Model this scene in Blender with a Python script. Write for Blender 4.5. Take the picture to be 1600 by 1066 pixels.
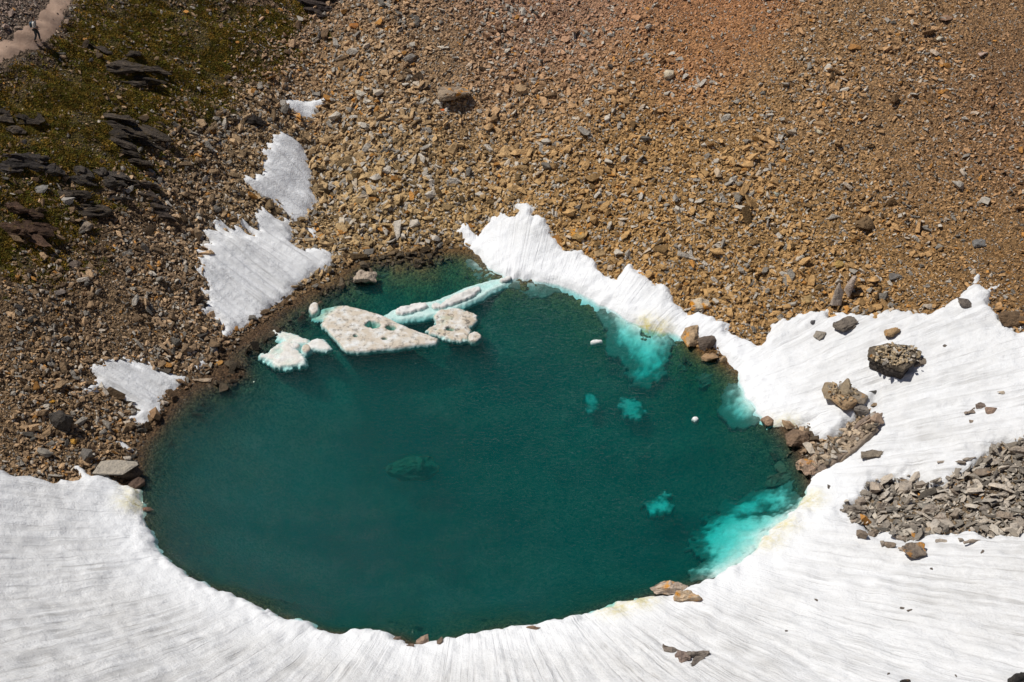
import bpy, bmesh, math, random
import numpy as np
from mathutils import Vector, Matrix, Euler

# ------------------------------------------------------------------ camera, sky, sun, exposure
scene = bpy.context.scene
for o in list(bpy.data.objects):
    bpy.data.objects.remove(o, do_unlink=True)
R = math.radians
HFOV, DEP = 40.0, 38.0
CAM = np.array([0.0, -69.3, 54.2])
cam_d = bpy.data.cameras.new('camera'); cam = bpy.data.objects.new('camera', cam_d)
scene.collection.objects.link(cam); scene.camera = cam
cam.location = CAM; cam.rotation_euler = (R(90 - DEP), 0, 0)
cam_d.sensor_fit = 'HORIZONTAL'; cam_d.angle = R(HFOV); cam_d.clip_start = 0.5; cam_d.clip_end = 2000

SUN_AZ, SUN_EL = -76.0, 61.0          # azimuth from +Y, negative towards -X
w = bpy.data.worlds.new('World'); scene.world = w; w.use_nodes = True
nt = w.node_tree; nt.nodes.clear()
sky = nt.nodes.new('ShaderNodeTexSky'); sky.sky_type = 'NISHITA'; sky.sun_disc = False
sky.sun_elevation = R(SUN_EL); sky.sun_rotation = R(SUN_AZ); sky.altitude = 4500
bg = nt.nodes.new('ShaderNodeBackground'); bg.inputs['Strength'].default_value = 0.07
wo = nt.nodes.new('ShaderNodeOutputWorld')
nt.links.new(sky.outputs[0], bg.inputs[0]); nt.links.new(bg.outputs[0], wo.inputs[0])
sd_ = bpy.data.lights.new('sun', 'SUN'); sun = bpy.data.objects.new('sun', sd_)
scene.collection.objects.link(sun)
sd_.energy = 3.9; sd_.angle = R(0.5); sd_.color = (1.0, 0.945, 0.86)
SUNV = Vector((math.sin(R(SUN_AZ)) * math.cos(R(SUN_EL)), math.cos(R(SUN_AZ)) * math.cos(R(SUN_EL)), math.sin(R(SUN_EL))))
sun.rotation_euler = SUNV.to_track_quat('Z', 'Y').to_euler(); sun.location = (-30, 20, 90)
vs = scene.view_settings
vs.view_transform = 'Standard'; vs.look = 'None'; vs.gamma = 1.0; vs.exposure = 0.17; vs.use_curve_mapping = False
scene.render.engine = 'CYCLES'
scene.cycles.transparent_max_bounces = 12

COL = scene.collection
rng = np.random.default_rng(7)
random.seed(7)

# ------------------------------------------------------------------ small maths
def _hash(ix, iy, seed):
    h = (ix.astype(np.int64) * 374761393 + iy.astype(np.int64) * 668265263 + seed * 974634777) & 0xFFFFFFFF
    h = ((h ^ (h >> 13)) * 1274126177) & 0xFFFFFFFF
    h = h ^ (h >> 16)
    return (h & 0xFFFFFF).astype(np.float64) / 0xFFFFFF
def vnoise(x, y, seed=0):
    x = np.asarray(x, float); y = np.asarray(y, float)
    ix = np.floor(x); iy = np.floor(y); fx = x - ix; fy = y - iy
    fx = fx * fx * fx * (fx * (fx * 6 - 15) + 10); fy = fy * fy * fy * (fy * (fy * 6 - 15) + 10)
    a = _hash(ix, iy, seed); b = _hash(ix + 1, iy, seed); c = _hash(ix, iy + 1, seed); d = _hash(ix + 1, iy + 1, seed)
    return ((a * (1 - fx) + b * fx) * (1 - fy) + (c * (1 - fx) + d * fx) * fy) * 2 - 1
def fbm(x, y, seed=0, oct=4, gain=0.5):
    s = 0; a = 1; t = 0
    for k in range(oct):
        s = s + a * vnoise(np.asarray(x) * 2 ** k + 17.3 * k, np.asarray(y) * 2 ** k - 9.1 * k, seed + k); t += a; a *= gain
    return s / t
def sstep(a, b, x):
    t = np.clip((np.asarray(x, float) - a) / (b - a), 0, 1); return t * t * (3 - 2 * t)
def poly_sd(P, x, y):
    """signed distance to polygon P (n,2): positive inside"""
    x = np.asarray(x, float).ravel(); y = np.asarray(y, float).ravel()
    best = np.full(x.shape, 1e18); ins = np.zeros(x.shape, bool)
    n = len(P)
    for i in range(n):
        ax, ay = P[i]; bx, by = P[(i + 1) % n]
        ex, ey = bx - ax, by - ay; L = ex * ex + ey * ey + 1e-12
        t = np.clip(((x - ax) * ex + (y - ay) * ey) / L, 0, 1)
        dx = x - ax - t * ex; dy = y - ay - t * ey
        np.minimum(best, dx * dx + dy * dy, out=best)
        if ay != by:
            c = ((ay > y) != (by > y)) & (x < ex * (y - ay) / (by - ay) + ax)
            ins ^= c
    d = np.sqrt(best)
    return np.where(ins, d, -d)
def smooth_poly(P, it=1):
    P = np.asarray(P, float)
    for _ in range(it):
        Q = np.roll(P, -1, 0)
        P = np.stack([0.75 * P + 0.25 * Q, 0.25 * P + 0.75 * Q], 1).reshape(-1, 2)
    return P

# a survey of the place: bearings read from where the photographer stood, turned into ground points
FPX = 800 / math.tan(R(HFOV / 2))
FWD = np.array([0, math.cos(R(DEP)), -math.sin(R(DEP))]); UPV = np.array([0, math.sin(R(DEP)), math.cos(R(DEP))])
def rays(px):
    px = np.atleast_2d(np.asarray(px, float))
    d = FWD[None] * FPX + np.array([[1.0, 0, 0]]) * (px[:, :1] - 800) - UPV[None] * (px[:, 1:2] - 533)
    return d / np.linalg.norm(d, axis=1, keepdims=True)
def to_plane(px, z=0.0):
    d = rays(px); t = (z - CAM[2]) / d[:, 2]
    return (CAM[None] + d * t[:, None])[:, :2]
def project(P):
    v = np.atleast_2d(P) - CAM[None]
    zc = v @ FWD
    return np.stack([800 + FPX * v[:, 0] / zc, 533 - FPX * (v @ UPV) / zc], 1)

LAKE_PX = [(520,442),(545,415),(600,398),(660,396),(700,390),(735,392),(755,405),(790,425),(830,433),(875,437),(915,455),(950,475),
 (985,495),(1030,512),(1065,518),(1090,548),(1120,560),(1150,575),(1170,600),(1190,640),(1215,665),(1240,690),(1250,720),(1270,755),
 (1262,790),(1235,815),(1205,840),(1195,862),(1160,888),(1120,908),(1085,917),(1050,930),(1010,938),(960,955),(900,972),(840,985),
 (780,993),(730,1000),(690,1008),(650,1012),(620,1000),(580,993),(530,996),(500,992),(460,975),(430,970),(380,948),(330,925),(285,905),
 (250,880),(228,850),(215,820),(208,790),(205,765),(215,740),(218,705),(235,680),(255,655),(290,610),(330,585),(365,548),(400,515),
 (440,485),(480,458)]
LAKE = smooth_poly(to_plane(LAKE_PX, 0.0))
LC = LAKE.mean(0)

# ------------------------------------------------------------------ terrain height
SL_A = np.array([0, 25, 45, 70, 95, 112, 122, 140, 165, 190, 215, 250, 290, 330, 360.])
SL_V = np.array([.27, .34, .52, .62, .62, .52, .50, .58, .60, .48, .36, .33, .31, .27, .27])
GULLY = np.array([(-12.2, 10.0), (-13.2, 17.0), (-15.0, 25.0), (-16.5, 34.0), (-19, 60.0)])
def line_dist(P, x, y):
    best = np.full(np.shape(x), 1e9)
    for i in range(len(P) - 1):
        ax, ay = P[i]; bx, by = P[i + 1]; ex, ey = bx - ax, by - ay
        t = np.clip(((x - ax) * ex + (y - ay) * ey) / (ex * ex + ey * ey), 0, 1)
        best = np.minimum(best, np.hypot(x - ax - t * ex, y - ay - t * ey))
    return best
def height_raw(x, y):
    d = -poly_sd(LAKE, x, y).reshape(np.shape(x))           # positive on land
    th = np.degrees(np.arctan2(y - LC[1], x - LC[0])) % 360
    s = np.interp(th, SL_A, SL_V)
    dp = np.maximum(d, 0)
    near = np.exp(-((th - 262) / 55.0) ** 2)
    h = s * (np.sqrt(dp ** 2 + 1.2 ** 2) - 1.2) + near * 0.017 * np.minimum(dp, 50) ** 2
    g = line_dist(GULLY, x, y)
    h = h - 1.7 * np.exp(-(g / 3.2) ** 2) * sstep(1.0, 8.0, dp)
    left = sstep(-9, -17, x + 0.18 * (y - 10)) * sstep(-16, -8, y)
    far = sstep(0, 8, y)
    h = h + sstep(0.5, 7, dp) * (0.55 * fbm(x / 9, y / 9, 3) + 0.16 * fbm(x / 2.6, y / 2.6, 8)) * (0.35 + 0.5 * far)
    h = h + left * sstep(1, 7, dp) * (0.7 * fbm(x / 5.0 + 0.3 * y / 5, y / 2.2, 21) + 0.25 * fbm(x / 1.8, y / 0.9, 23))
    h = h + 0.05 * fbm(x / 1.3, y / 1.3, 31) * (1 - near * 0.7)
    dn = np.maximum(-d, 0)
    toe = 3.6 + 4.5 * np.exp(-((th - 108) / 22.0) ** 2) + 2.4 * np.exp(-((th - 158) / 30.0) ** 2)
    pw = 1.35 + 0.75 * np.exp(-((th - 108) / 24.0) ** 2) + 0.35 * np.exp(-((th - 158) / 30.0) ** 2)
    h = h - 3.7 * (1 - np.exp(-(dn / toe) ** pw)) - 0.03 * dn + sstep(0, 2, dn) * (0.55 * fbm(x / 4.5, y / 3.5, 41) + 0.2 * fbm(x / 1.1, y / 1.1, 43))
    return h, d
GX0, GX1, GY0, GY1, GS = -75.0, 75.0, -75.0, 95.0, 0.25
gx = np.arange(GX0, GX1 + GS / 2, GS); gy = np.arange(GY0, GY1 + GS / 2, GS)
MX, MY = np.meshgrid(gx, gy)
HG, DG = height_raw(MX, MY)
def bil(G, x, y):
    fx = np.clip((np.asarray(x, float) - GX0) / GS, 0, len(gx) - 1.001); fy = np.clip((np.asarray(y, float) - GY0) / GS, 0, len(gy) - 1.001)
    ix = fx.astype(int); iy = fy.astype(int); fx = fx - ix; fy = fy - iy
    return (G[iy, ix] * (1 - fx) + G[iy, ix + 1] * fx) * (1 - fy) + (G[iy + 1, ix] * (1 - fx) + G[iy + 1, ix + 1] * fx) * fy
def H(x, y): return bil(HG, x, y)
def D(x, y): return bil(DG, x, y)
def to_ground(px, hf=None):
    hf = hf or H
    d = rays(px); lo = np.full(len(d), 50.0); hi = np.full(len(d), 50.0); done = np.zeros(len(d), bool)
    t = np.full(len(d), 50.0)
    for _ in range(420):
        if done.all(): break
        p = CAM[None] + d * t[:, None]
        under = (p[:, 2] < hf(p[:, 0], p[:, 1]))
        new = under & ~done; hi[new] = t[new]; lo[new] = t[new] - 0.3; done |= under
        t = np.where(done, t, t + 0.3)
    hi[~done] = t[~done]; lo[~done] = t[~done] - 0.3
    for _ in range(14):
        m = (lo + hi) / 2; p = CAM[None] + d * m[:, None]
        u = p[:, 2] < hf(p[:, 0], p[:, 1]); hi = np.where(u, m, hi); lo = np.where(u, lo, m)
    return CAM[None] + d * hi[:, None]
def gpoly(px, sm=0):
    P = to_ground(px)[:, :2]
    return smooth_poly(P, sm) if sm else P

# ------------------------------------------------------------------ traced outlines on the ground
BANK_IN = [(205,765),(208,790),(215,820),(228,850),(250,880),(285,905),(330,925),(380,948),(430,970),(460,975),(500,992),(530,996),(545,990),(580,992),(615,1000),
 (640,1016),(665,1016),(690,1006),(730,999),(780,992),(840,984),(900,970),(960,952),(1010,937),(1050,936),(1085,920),(1120,908),(1160,888),(1192,862),(1200,840),(1235,815),(1262,790),
 (1275,755),(1290,725),(1330,700),(1375,655),(1345,668),(1305,693),(1270,665),(1235,668),(1215,660),(1190,640),(1170,600),(1160,575),(1130,545),(1110,530),(1065,518),(1030,512),(985,495),
 (950,473),(915,455),(875,437),(830,431),(790,423),(760,405),(735,380)]
BANK_OUT = [(712,362),(725,356),(745,368),(758,350),(782,340),(802,338),(803,322),(822,317),(837,324),(838,345),(862,358),(875,378),(895,392),(920,402),(945,425),
 (962,432),(985,420),(1012,428),(1045,452),(1055,475),(1080,488),(1110,500),(1150,518),(1185,538),(1205,520),(1225,500),(1260,490),(1290,487),(1300,498),(1330,495),(1380,490),(1430,495),
 (1480,485),(1500,465),(1508,440),(1528,432),(1538,446),(1555,450),(1553,480),(1562,508),(1585,518),(1640,516),(1760,500),(2020,520),(2300,560),(2300,1250),(-620,1250),
 (-620,690),(-120,715),(0,735),(50,746),(92,755),(120,748),(123,732),(140,740),(170,748)]
bank_in = to_plane(BANK_IN, 0.1); _v = LC - bank_in
bank_in = bank_in + _v / np.linalg.norm(_v, axis=1, keepdims=True) * 0.45
BANK = np.concatenate([bank_in, to_ground(BANK_OUT)[:, :2]])
DEBRIS = gpoly([(1318,800),(1345,785),(1355,760),(1385,755),(1420,750),(1440,762),(1480,762),(1520,738),(1548,705),(1590,692),(1680,690),(1745,712),(1790,765),(1720,815),(1600,842),(1545,848),(1510,835),(1450,838),(1420,848),(1370,838),(1340,822)])
PATH = gpoly([(-60,122),(0,102),(34,88),(72,74),(98,44),(108,14),(122,-30),(84,-30),(72,-4),(62,20),(40,42),(10,60),(-60,90)], 1)
MOSS = gpoly([(-60,120),(60,95),(110,50),(140,-20),(480,-20),(490,50),(420,110),(350,150),(320,190),(250,230),(230,280),(150,310),(120,400),(60,440),(-60,440)])
def bank_sd(x, y):
    shp = np.shape(x); x = np.ravel(x); y = np.ravel(y)
    sd = poly_sd(BANK, x, y)
    hole = poly_sd(DEBRIS, x, y)
    sd = np.minimum(sd, -hole + 0.15)
    d = D(x, y)
    land = sstep(0.4, 1.6, d)
    sd = sd + land * (0.55 * fbm(x / 1.1, y / 1.1, 51) + 0.28 * fbm(x / 0.35, y / 0.35, 52)) + (1 - land) * (0.26 * fbm(x / 1.3, y / 1.3, 55) + 0.22 * fbm(x / 0.45, y / 0.45, 56))
    return sd.reshape(shp)

# ------------------------------------------------------------------ mesh + object helpers
def mesh_np(name, V, F, smooth=True):
    """V (n,3); F list of index arrays (m,k)"""
    me = bpy.data.meshes.new(name)
    V = np.asarray(V, np.float32); me.vertices.add(len(V)); me.vertices.foreach_set('co', V.ravel())
    loops = np.concatenate([f.ravel() for f in F]).astype(np.int32)
    tot = np.concatenate([np.full(len(f), f.shape[1], np.int32) for f in F])
    me.loops.add(len(loops)); me.loops.foreach_set('vertex_index', loops)
    me.polygons.add(len(tot)); st = np.concatenate([[0], np.cumsum(tot)[:-1]]).astype(np.int32)
    me.polygons.foreach_set('loop_start', st)
    me.polygons.foreach_set('use_smooth', np.full(len(tot), smooth, bool))
    me.update(calc_edges=True); me.validate()
    return me
def attr(me, name, data, typ='FLOAT', dom='POINT'):
    a = me.attributes.new(name, typ, dom)
    key = {'FLOAT': 'value', 'INT': 'value', 'FLOAT_VECTOR': 'vector', 'FLOAT_COLOR': 'color'}[typ]
    a.data.foreach_set(key, np.ascontiguousarray(data, np.int32 if typ == 'INT' else np.float32).ravel())
def obj(name, me, mat=None, parent=None, loc=None, rot=None):
    o = bpy.data.objects.new(name, me); COL.objects.link(o)
    if mat is not None and me is not None and not me.materials: me.materials.append(mat)
    if parent: o.parent = parent
    if loc is not None: o.location = loc
    if rot is not None: o.rotation_euler = rot
    return o
def tag(o, label=None, cat=None, group=None, kind=None):
    if label: o['label'] = label
    if cat: o['category'] = cat
    if group: o['group'] = group
    if kind: o['kind'] = kind
    return o
def grid_solid(name, x0, x1, y0, y1, res, sdf, top, bot, margin):
    """closed body over the cells where sdf > -margin"""
    xs = np.arange(x0, x1 + res / 2, res); ys = np.arange(y0, y1 + res / 2, res)
    X, Y = np.meshgrid(xs, ys); S = sdf(X, Y)
    T = top(X, Y, S); B = np.minimum(bot(X, Y, S), T - 0.01)
    ok = S > -margin
    c = ok[:-1, :-1] & ok[1:, :-1] & ok[:-1, 1:] & ok[1:, 1:]
    idx = np.arange(X.size).reshape(X.shape)
    q = np.stack([idx[:-1, :-1][c], idx[:-1, 1:][c], idx[1:, 1:][c], idx[1:, :-1][c]], 1)
    used = np.unique(q); remap = -np.ones(X.size, int); remap[used] = np.arange(len(used))
    q = remap[q]; n = len(used)
    V = np.concatenate([np.stack([X.ravel()[used], Y.ravel()[used], T.ravel()[used]], 1), np.stack([X.ravel()[used], Y.ravel()[used], B.ravel()[used]], 1)])
    e = np.concatenate([q[:, [0, 1]], q[:, [1, 2]], q[:, [2, 3]], q[:, [3, 0]]])
    key = e[:, 0].astype(np.int64) * n + e[:, 1]; rev = e[:, 1].astype(np.int64) * n + e[:, 0]
    be = e[~np.isin(key, rev)]
    side = np.stack([be[:, 1], be[:, 0], be[:, 0] + n, be[:, 1] + n], 1)
    me = mesh_np(name, V, [q, q[:, ::-1] + n, side])
    return me, V[:, 0], V[:, 1], np.concatenate([S.ravel()[used]] * 2)

# ------------------------------------------------------------------ materials
def mat_new(name):
    m = bpy.data.materials.new(name); m.use_nodes = True; t = m.node_tree; t.nodes.clear()
    out = t.nodes.new('ShaderNodeOutputMaterial'); b = t.nodes.new('ShaderNodeBsdfPrincipled')
    t.links.new(b.outputs[0], out.inputs[0]); b.inputs['Roughness'].default_value = 0.9
    b.inputs['Specular IOR Level'].default_value = 0.2
    return m, t, b, out
class NT:
    def __init__(s, t): s.t = t
    def n(s, typ, **kw):
        nd = s.t.nodes.new(typ)
        for k, v in kw.items():
            if k.startswith('i_'):
                key = k[2:]; key = int(key) if key.isdigit() else key.replace('_', ' ')
                s.set(nd.inputs[key], v)
            else: setattr(nd, k, v)
        return nd
    def set(s, sock, v):
        if isinstance(v, bpy.types.NodeSocket): s.t.links.new(v, sock)
        else: sock.default_value = v
    def mix(s, f, a, b, mode='MIX'):
        nd = s.t.nodes.new('ShaderNodeMix'); nd.data_type = 'RGBA'; nd.blend_type = mode
        s.set(nd.inputs[0], f); s.set(nd.inputs[6], a); s.set(nd.inputs[7], b); return nd.outputs[2]
    def m(s, op, a, b=0.0, c=None, clamp=False):
        nd = s.t.nodes.new('ShaderNodeMath'); nd.operation = op; nd.use_clamp = clamp
        s.set(nd.inputs[0], a); s.set(nd.inputs[1], b)
        if c is not None: s.set(nd.inputs[2], c)
        return nd.outputs[0]
    def noise(s, vec, scale, detail=4, rough=0.55, out='Fac'):
        nd = s.n('ShaderNodeTexNoise'); s.t.links.new(vec, nd.inputs['Vector']) if vec else None
        nd.inputs['Scale'].default_value = scale; nd.inputs['Detail'].default_value = detail; nd.inputs['Roughness'].default_value = rough
        return nd.outputs[out]
    def ramp(s, f, stops):
        nd = s.t.nodes.new('ShaderNodeValToRGB'); cr = nd.color_ramp
        while len(cr.elements) < len(stops): cr.elements.new(0.5)
        for e, (p, c) in zip(cr.elements, stops): e.position = p; e.color = (*c, 1) if len(c) == 3 else c
        s.set(nd.inputs[0], f); return nd.outputs[0]
    def bump(s, h, strength, dist, normal=None):
        nd = s.t.nodes.new('ShaderNodeBump'); nd.inputs['Strength'].default_value = strength; nd.inputs['Distance'].default_value = dist
        s.set(nd.inputs['Height'], h)
        if normal is not None: s.set(nd.inputs['Normal'], normal)
        return nd.outputs[0]
    def att(s, name, typ='GEOMETRY'):
        nd = s.t.nodes.new('ShaderNodeAttribute'); nd.attribute_name = name; nd.attribute_type = typ; return nd
C4 = lambda c: (c[0], c[1], c[2], 1.0)

def make_ground():
    m, t, b, out = mat_new('scree_ground'); k = NT(t)
    pos = k.n('ShaderNodeNewGeometry').outputs['Position']
    g = k.att('gcol').outputs['Color']
    v = k.n('ShaderNodeTexVoronoi', i_Vector=pos, i_Scale=6.5)
    v2 = k.n('ShaderNodeTexVoronoi', i_Vector=pos, i_Scale=15.0)
    bri = k.n('ShaderNodeSeparateColor', i_0=v.outputs['Color']).outputs[0]
    bri2 = k.n('ShaderNodeSeparateColor', i_0=v2.outputs['Color']).outputs[1]
    f = k.m('ADD', k.m('MULTIPLY', bri, 0.55), k.m('MULTIPLY', bri2, 0.55))
    tint = k.ramp(f, [(0.15, (0.16, 0.15, 0.145)), (0.5, (0.38, 0.36, 0.335)), (0.95, (0.75, 0.72, 0.65))])  # dark ramp paints the shade of gaps between the stones
    col = k.mix(1.0, g, tint, 'MULTIPLY')
    moss = k.att('moss').outputs['Fac']
    mn = k.noise(pos, 2.2, 6, 0.65); mf = k.m('MULTIPLY', k.m('SUBTRACT', k.m('ADD', moss, mn), 0.85), 5.0, clamp=True)
    mcol = k.ramp(k.noise(pos, 5.0, 5, 0.7), [(0.3, (0.024, 0.022, 0.008)), (0.5, (0.065, 0.050, 0.012)), (0.72, (0.15, 0.10, 0.022))])
    col = k.mix(mf, col, mcol)
    dp = k.n('ShaderNodeSeparateXYZ', i_0=pos).outputs[2]
    t.links.new(col, b.inputs['Base Color'])
    h = k.m('ADD', k.m('MULTIPLY', v.outputs['Distance'], -1.0), k.m('MULTIPLY', v2.outputs['Distance'], -0.5))
    t.links.new(k.bump(h, 0.9, 0.12), b.inputs['Normal'])
    return m
def make_rock():
    """one stone material: its colour rides on each stone (col), lichen amount too"""
    m, t, b, out = mat_new('stone'); k = NT(t)
    oc = k.n('ShaderNodeTexCoord').outputs['Object']
    c = k.att('col', 'INSTANCER').outputs['Color']
    lic = k.att('lichen', 'INSTANCER').outputs['Fac']
    pos = k.n('ShaderNodeNewGeometry').outputs['Position']
    n1 = k.noise(pos, 2.3, 7, 0.66); n2 = k.noise(pos, 9.0, 5, 0.6)
    tint = k.ramp(k.m('ADD', k.m('MULTIPLY', n1, 0.6), k.m('MULTIPLY', n2, 0.4)), [(0.28, (0.42, 0.41, 0.42)), (0.5, (0.92, 0.9, 0.88)), (0.72, (1.35, 1.28, 1.16))])
    col = k.mix(1.0, c, tint, 'MULTIPLY')
    lf = k.m('MULTIPLY', k.m('SUBTRACT', k.m('ADD', k.noise(pos, 1.7, 4, 0.6), k.m('MULTIPLY', lic, 0.4)), 0.72), 7.0, clamp=True)
    col = k.mix(lf, col, (0.62, 0.27, 0.025, 1))
    t.links.new(col, b.inputs['Base Color'])
    hh = k.m('ADD', n1, k.m('MULTIPLY', n2, 0.5))
    t.links.new(k.bump(hh, 1.0, 0.2), b.inputs['Normal'])
    return m
def make_slate():
    m, t, b, out = mat_new('bedded_slate'); k = NT(t)
    oc = k.n('ShaderNodeTexCoord').outputs['Object']; pos = k.n('ShaderNodeNewGeometry').outputs['Position']
    c = k.att('col', 'INSTANCER').outputs['Color']
    st = k.n('ShaderNodeVectorMath', operation='MULTIPLY', i_0=oc, i_1=(0.5, 2.2, 7.0)).outputs[0]
    n1 = k.noise(st, 2.0, 6, 0.65); n2 = k.noise(pos, 5.0, 6, 0.7)
    tint = k.ramp(k.m('ADD', k.m('MULTIPLY', n1, 0.6), k.m('MULTIPLY', n2, 0.4)), [(0.3, (0.35, 0.35, 0.37)), (0.5, (0.9, 0.88, 0.86)), (0.7, (1.9, 1.75, 1.5))])
    col = k.mix(1.0, c, tint, 'MULTIPLY')
    mo = k.m('MULTIPLY', k.m('SUBTRACT', k.noise(pos, 2.4, 5, 0.7), 0.56), 9.0, clamp=True)
    col = k.mix(mo, col, (0.09, 0.062, 0.018, 1))
    t.links.new(col, b.inputs['Base Color'])
    t.links.new(k.bump(k.m('ADD', n1, k.m('MULTIPLY', n2, 0.6)), 1.0, 0.3), b.inputs['Normal'])
    return m
M_SLATE = None
def make_snow():
    m, t, b, out = mat_new('old_snow'); k = NT(t)
    pos = k.n('ShaderNodeNewGeometry').outputs['Position']
    rc = k.att('rc').outputs['Vector']                       # (across the melt runnels, along them)
    dirt = k.att('dirt').outputs['Fac']; alg = k.att('algae').outputs['Fac']
    sc = k.n('ShaderNodeVectorMath', operation='MULTIPLY', i_0=rc, i_1=(1.0, 0.11, 1.0)).outputs[0]
    s1 = k.noise(sc, 2.6, 5, 0.62)
    sl = k.n('ShaderNodeVectorMath', operation='MULTIPLY', i_0=rc, i_1=(1.0, 0.035, 1.0)).outputs[0]
    s2 = k.noise(sl, 1.15, 3, 0.5)
    cups = k.noise(pos, 3.6, 4, 0.65); fine = k.noise(pos, 10.0, 5, 0.75)
    lines = k.m('SUBTRACT', 1.0, k.m('MULTIPLY', k.m('ABSOLUTE', k.m('SUBTRACT', s2, 0.5)), 26.0), clamp=True)
    lines = k.m('MULTIPLY', lines, k.m('MULTIPLY', k.m('SUBTRACT', k.noise(pos, 0.9, 5, 0.65), 0.36), 3.0, clamp=True))
    f = k.m('ADD', k.m('MULTIPLY', s1, 0.5), k.m('ADD', k.m('MULTIPLY', cups, 0.3), k.m('MULTIPLY', fine, 0.2)))
    grime = k.m('MULTIPLY', k.m('SUBTRACT', 0.56, f), 4.0, clamp=True)
    grime = k.m('ADD', k.m('MULTIPLY', grime, 0.62), k.m('MULTIPLY', lines, 0.75))
    gf = k.m('MULTIPLY', grime, dirt, clamp=True)
    col = k.mix(gf, (0.79, 0.815, 0.85, 1), (0.33, 0.33, 0.33, 1))
    big = k.m('MULTIPLY', k.m('MULTIPLY', k.m('SUBTRACT', k.noise(pos, 0.35, 4, 0.6), 0.40), 2.0, clamp=True), dirt)
    col = k.mix(k.m('MULTIPLY', big, 0.5, clamp=True), col, (0.58, 0.575, 0.56, 1))
    col = k.mix(k.m('MULTIPLY', dirt, 0.22, clamp=True), col, (0.52, 0.515, 0.505, 1))
    col = k.mix(k.m('MULTIPLY', alg, k.m('MULTIPLY', k.m('SUBTRACT', k.noise(pos, 3.0, 5, 0.7), 0.3), 3.0, clamp=True), clamp=True), col, (0.55, 0.46, 0.06, 1))
    t.links.new(col, b.inputs['Base Color']); b.inputs['Roughness'].default_value = 0.75
    hh = k.m('ADD', k.m('MULTIPLY', s1, 0.6), k.m('ADD', k.m('MULTIPLY', cups, 0.5), k.m('MULTIPLY', fine, 0.3)))
    t.links.new(k.bump(k.m('SUBTRACT', hh, k.m('MULTIPLY', lines, 0.25)), 0.9, 0.16), b.inputs['Normal'])
    return m
def make_ice():
    m, t, b, out = mat_new('lake_ice'); k = NT(t)
    pos = k.n('ShaderNodeNewGeometry').outputs['Position']
    dirt = k.att('dirt').outputs['Fac']
    n = k.noise(pos, 1.6, 6, 0.62); n2 = k.noise(pos, 6.0, 5, 0.65)
    col = k.ramp(n2, [(0.3, (0.56, 0.60, 0.61)), (0.6, (0.76, 0.77, 0.77))])
    tan = k.m('MULTIPLY', k.m('MULTIPLY', k.m('SUBTRACT', n, 0.32), 4.0, clamp=True), dirt, clamp=True)
    col = k.mix(tan, col, (0.50, 0.43, 0.34, 1))
    spk = k.m('MULTIPLY', k.m('MULTIPLY', k.m('SUBTRACT', k.noise(pos, 3.0, 6, 0.68), 0.535), 14.0, clamp=True), k.m('MULTIPLY', dirt, dirt), clamp=True)
    col = k.mix(k.m('MULTIPLY', spk, 0.8), col, (0.11, 0.10, 0.09, 1))
    col = k.mix(k.att('cover').outputs['Fac'], col, (0.11, 0.11, 0.095, 1))
    t.links.new(col, b.inputs['Base Color']); b.inputs['Roughness'].default_value = 0.5
    t.links.new(k.bump(k.m('ADD', n, n2), 0.5, 0.08), b.inputs['Normal'])
    return m
def make_water():
    m = bpy.data.materials.new('lake_water'); m.use_nodes = True; t = m.node_tree; t.nodes.clear(); k = NT(t)
    out = t.nodes.new('ShaderNodeOutputMaterial')
    pos = k.n('ShaderNodeNewGeometry').outputs['Position']
    st = k.n('ShaderNodeVectorMath', operation='MULTIPLY', i_0=pos, i_1=(1.0, 1.8, 1.0)).outputs[0]
    nz = k.noise(st, 3.0, 4, 0.6)
    nrm = k.bump(k.m('ADD', nz, k.m('MULTIPLY', k.noise(pos, 0.35, 3, 0.6), 1.5)), 0.8, 0.10)
    tr = k.n('ShaderNodeBsdfTransparent'); gl = k.n('ShaderNodeBsdfGlossy', i_Roughness=0.06)
    t.links.new(nrm, gl.inputs['Normal'])
    fr = k.n('ShaderNodeFresnel', i_IOR=1.33); t.links.new(nrm, fr.inputs['Normal'])
    mx = k.n('ShaderNodeMixShader'); t.links.new(fr.outputs[0], mx.inputs[0]); t.links.new(tr.outputs[0], mx.inputs[1]); t.links.new(gl.outputs[0], mx.inputs[2])
    t.links.new(mx.outputs[0], out.inputs['Surface'])
    sc = k.n('ShaderNodeVolumeScatter', i_Color=(0.02, 0.84, 0.86, 1), i_Density=0.085, i_Anisotropy=0.0)
    va = k.n('ShaderNodeVolumeAbsorption', i_Color=(0.02, 0.872, 0.862, 1), i_Density=1.3)
    ad = k.n('ShaderNodeAddShader'); t.links.new(sc.outputs[0], ad.inputs[0]); t.links.new(va.outputs[0], ad.inputs[1])
    t.links.new(ad.outputs[0], out.inputs['Volume'])
    return m
def flat(name, c, rough=0.9):
    m, t, b, out = mat_new(name); k = NT(t)
    pos = k.n('ShaderNodeTexCoord').outputs['Object']
    n = k.noise(pos, 14.0, 4, 0.6)
    t.links.new(k.mix(1.0, C4(c), k.ramp(n, [(0.3, (0.8, 0.8, 0.8)), (0.7, (1.15, 1.15, 1.15))]), 'MULTIPLY'), b.inputs['Base Color'])
    b.inputs['Roughness'].default_value = rough
    t.links.new(k.bump(n, 0.3, 0.02), b.inputs['Normal'])
    return m
def make_path():
    m, t, b, out = mat_new('trodden_earth'); k = NT(t)
    pos = k.n('ShaderNodeNewGeometry').outputs['Position']
    c = k.ramp(k.noise(pos, 1.1, 6, 0.65), [(0.3, (0.28, 0.19, 0.14)), (0.7, (0.46, 0.33, 0.25))])
    t.links.new(c, b.inputs['Base Color'])
    t.links.new(k.bump(k.noise(pos, 7.0, 5, 0.7), 0.6, 0.06), b.inputs['Normal'])
    return m
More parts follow.
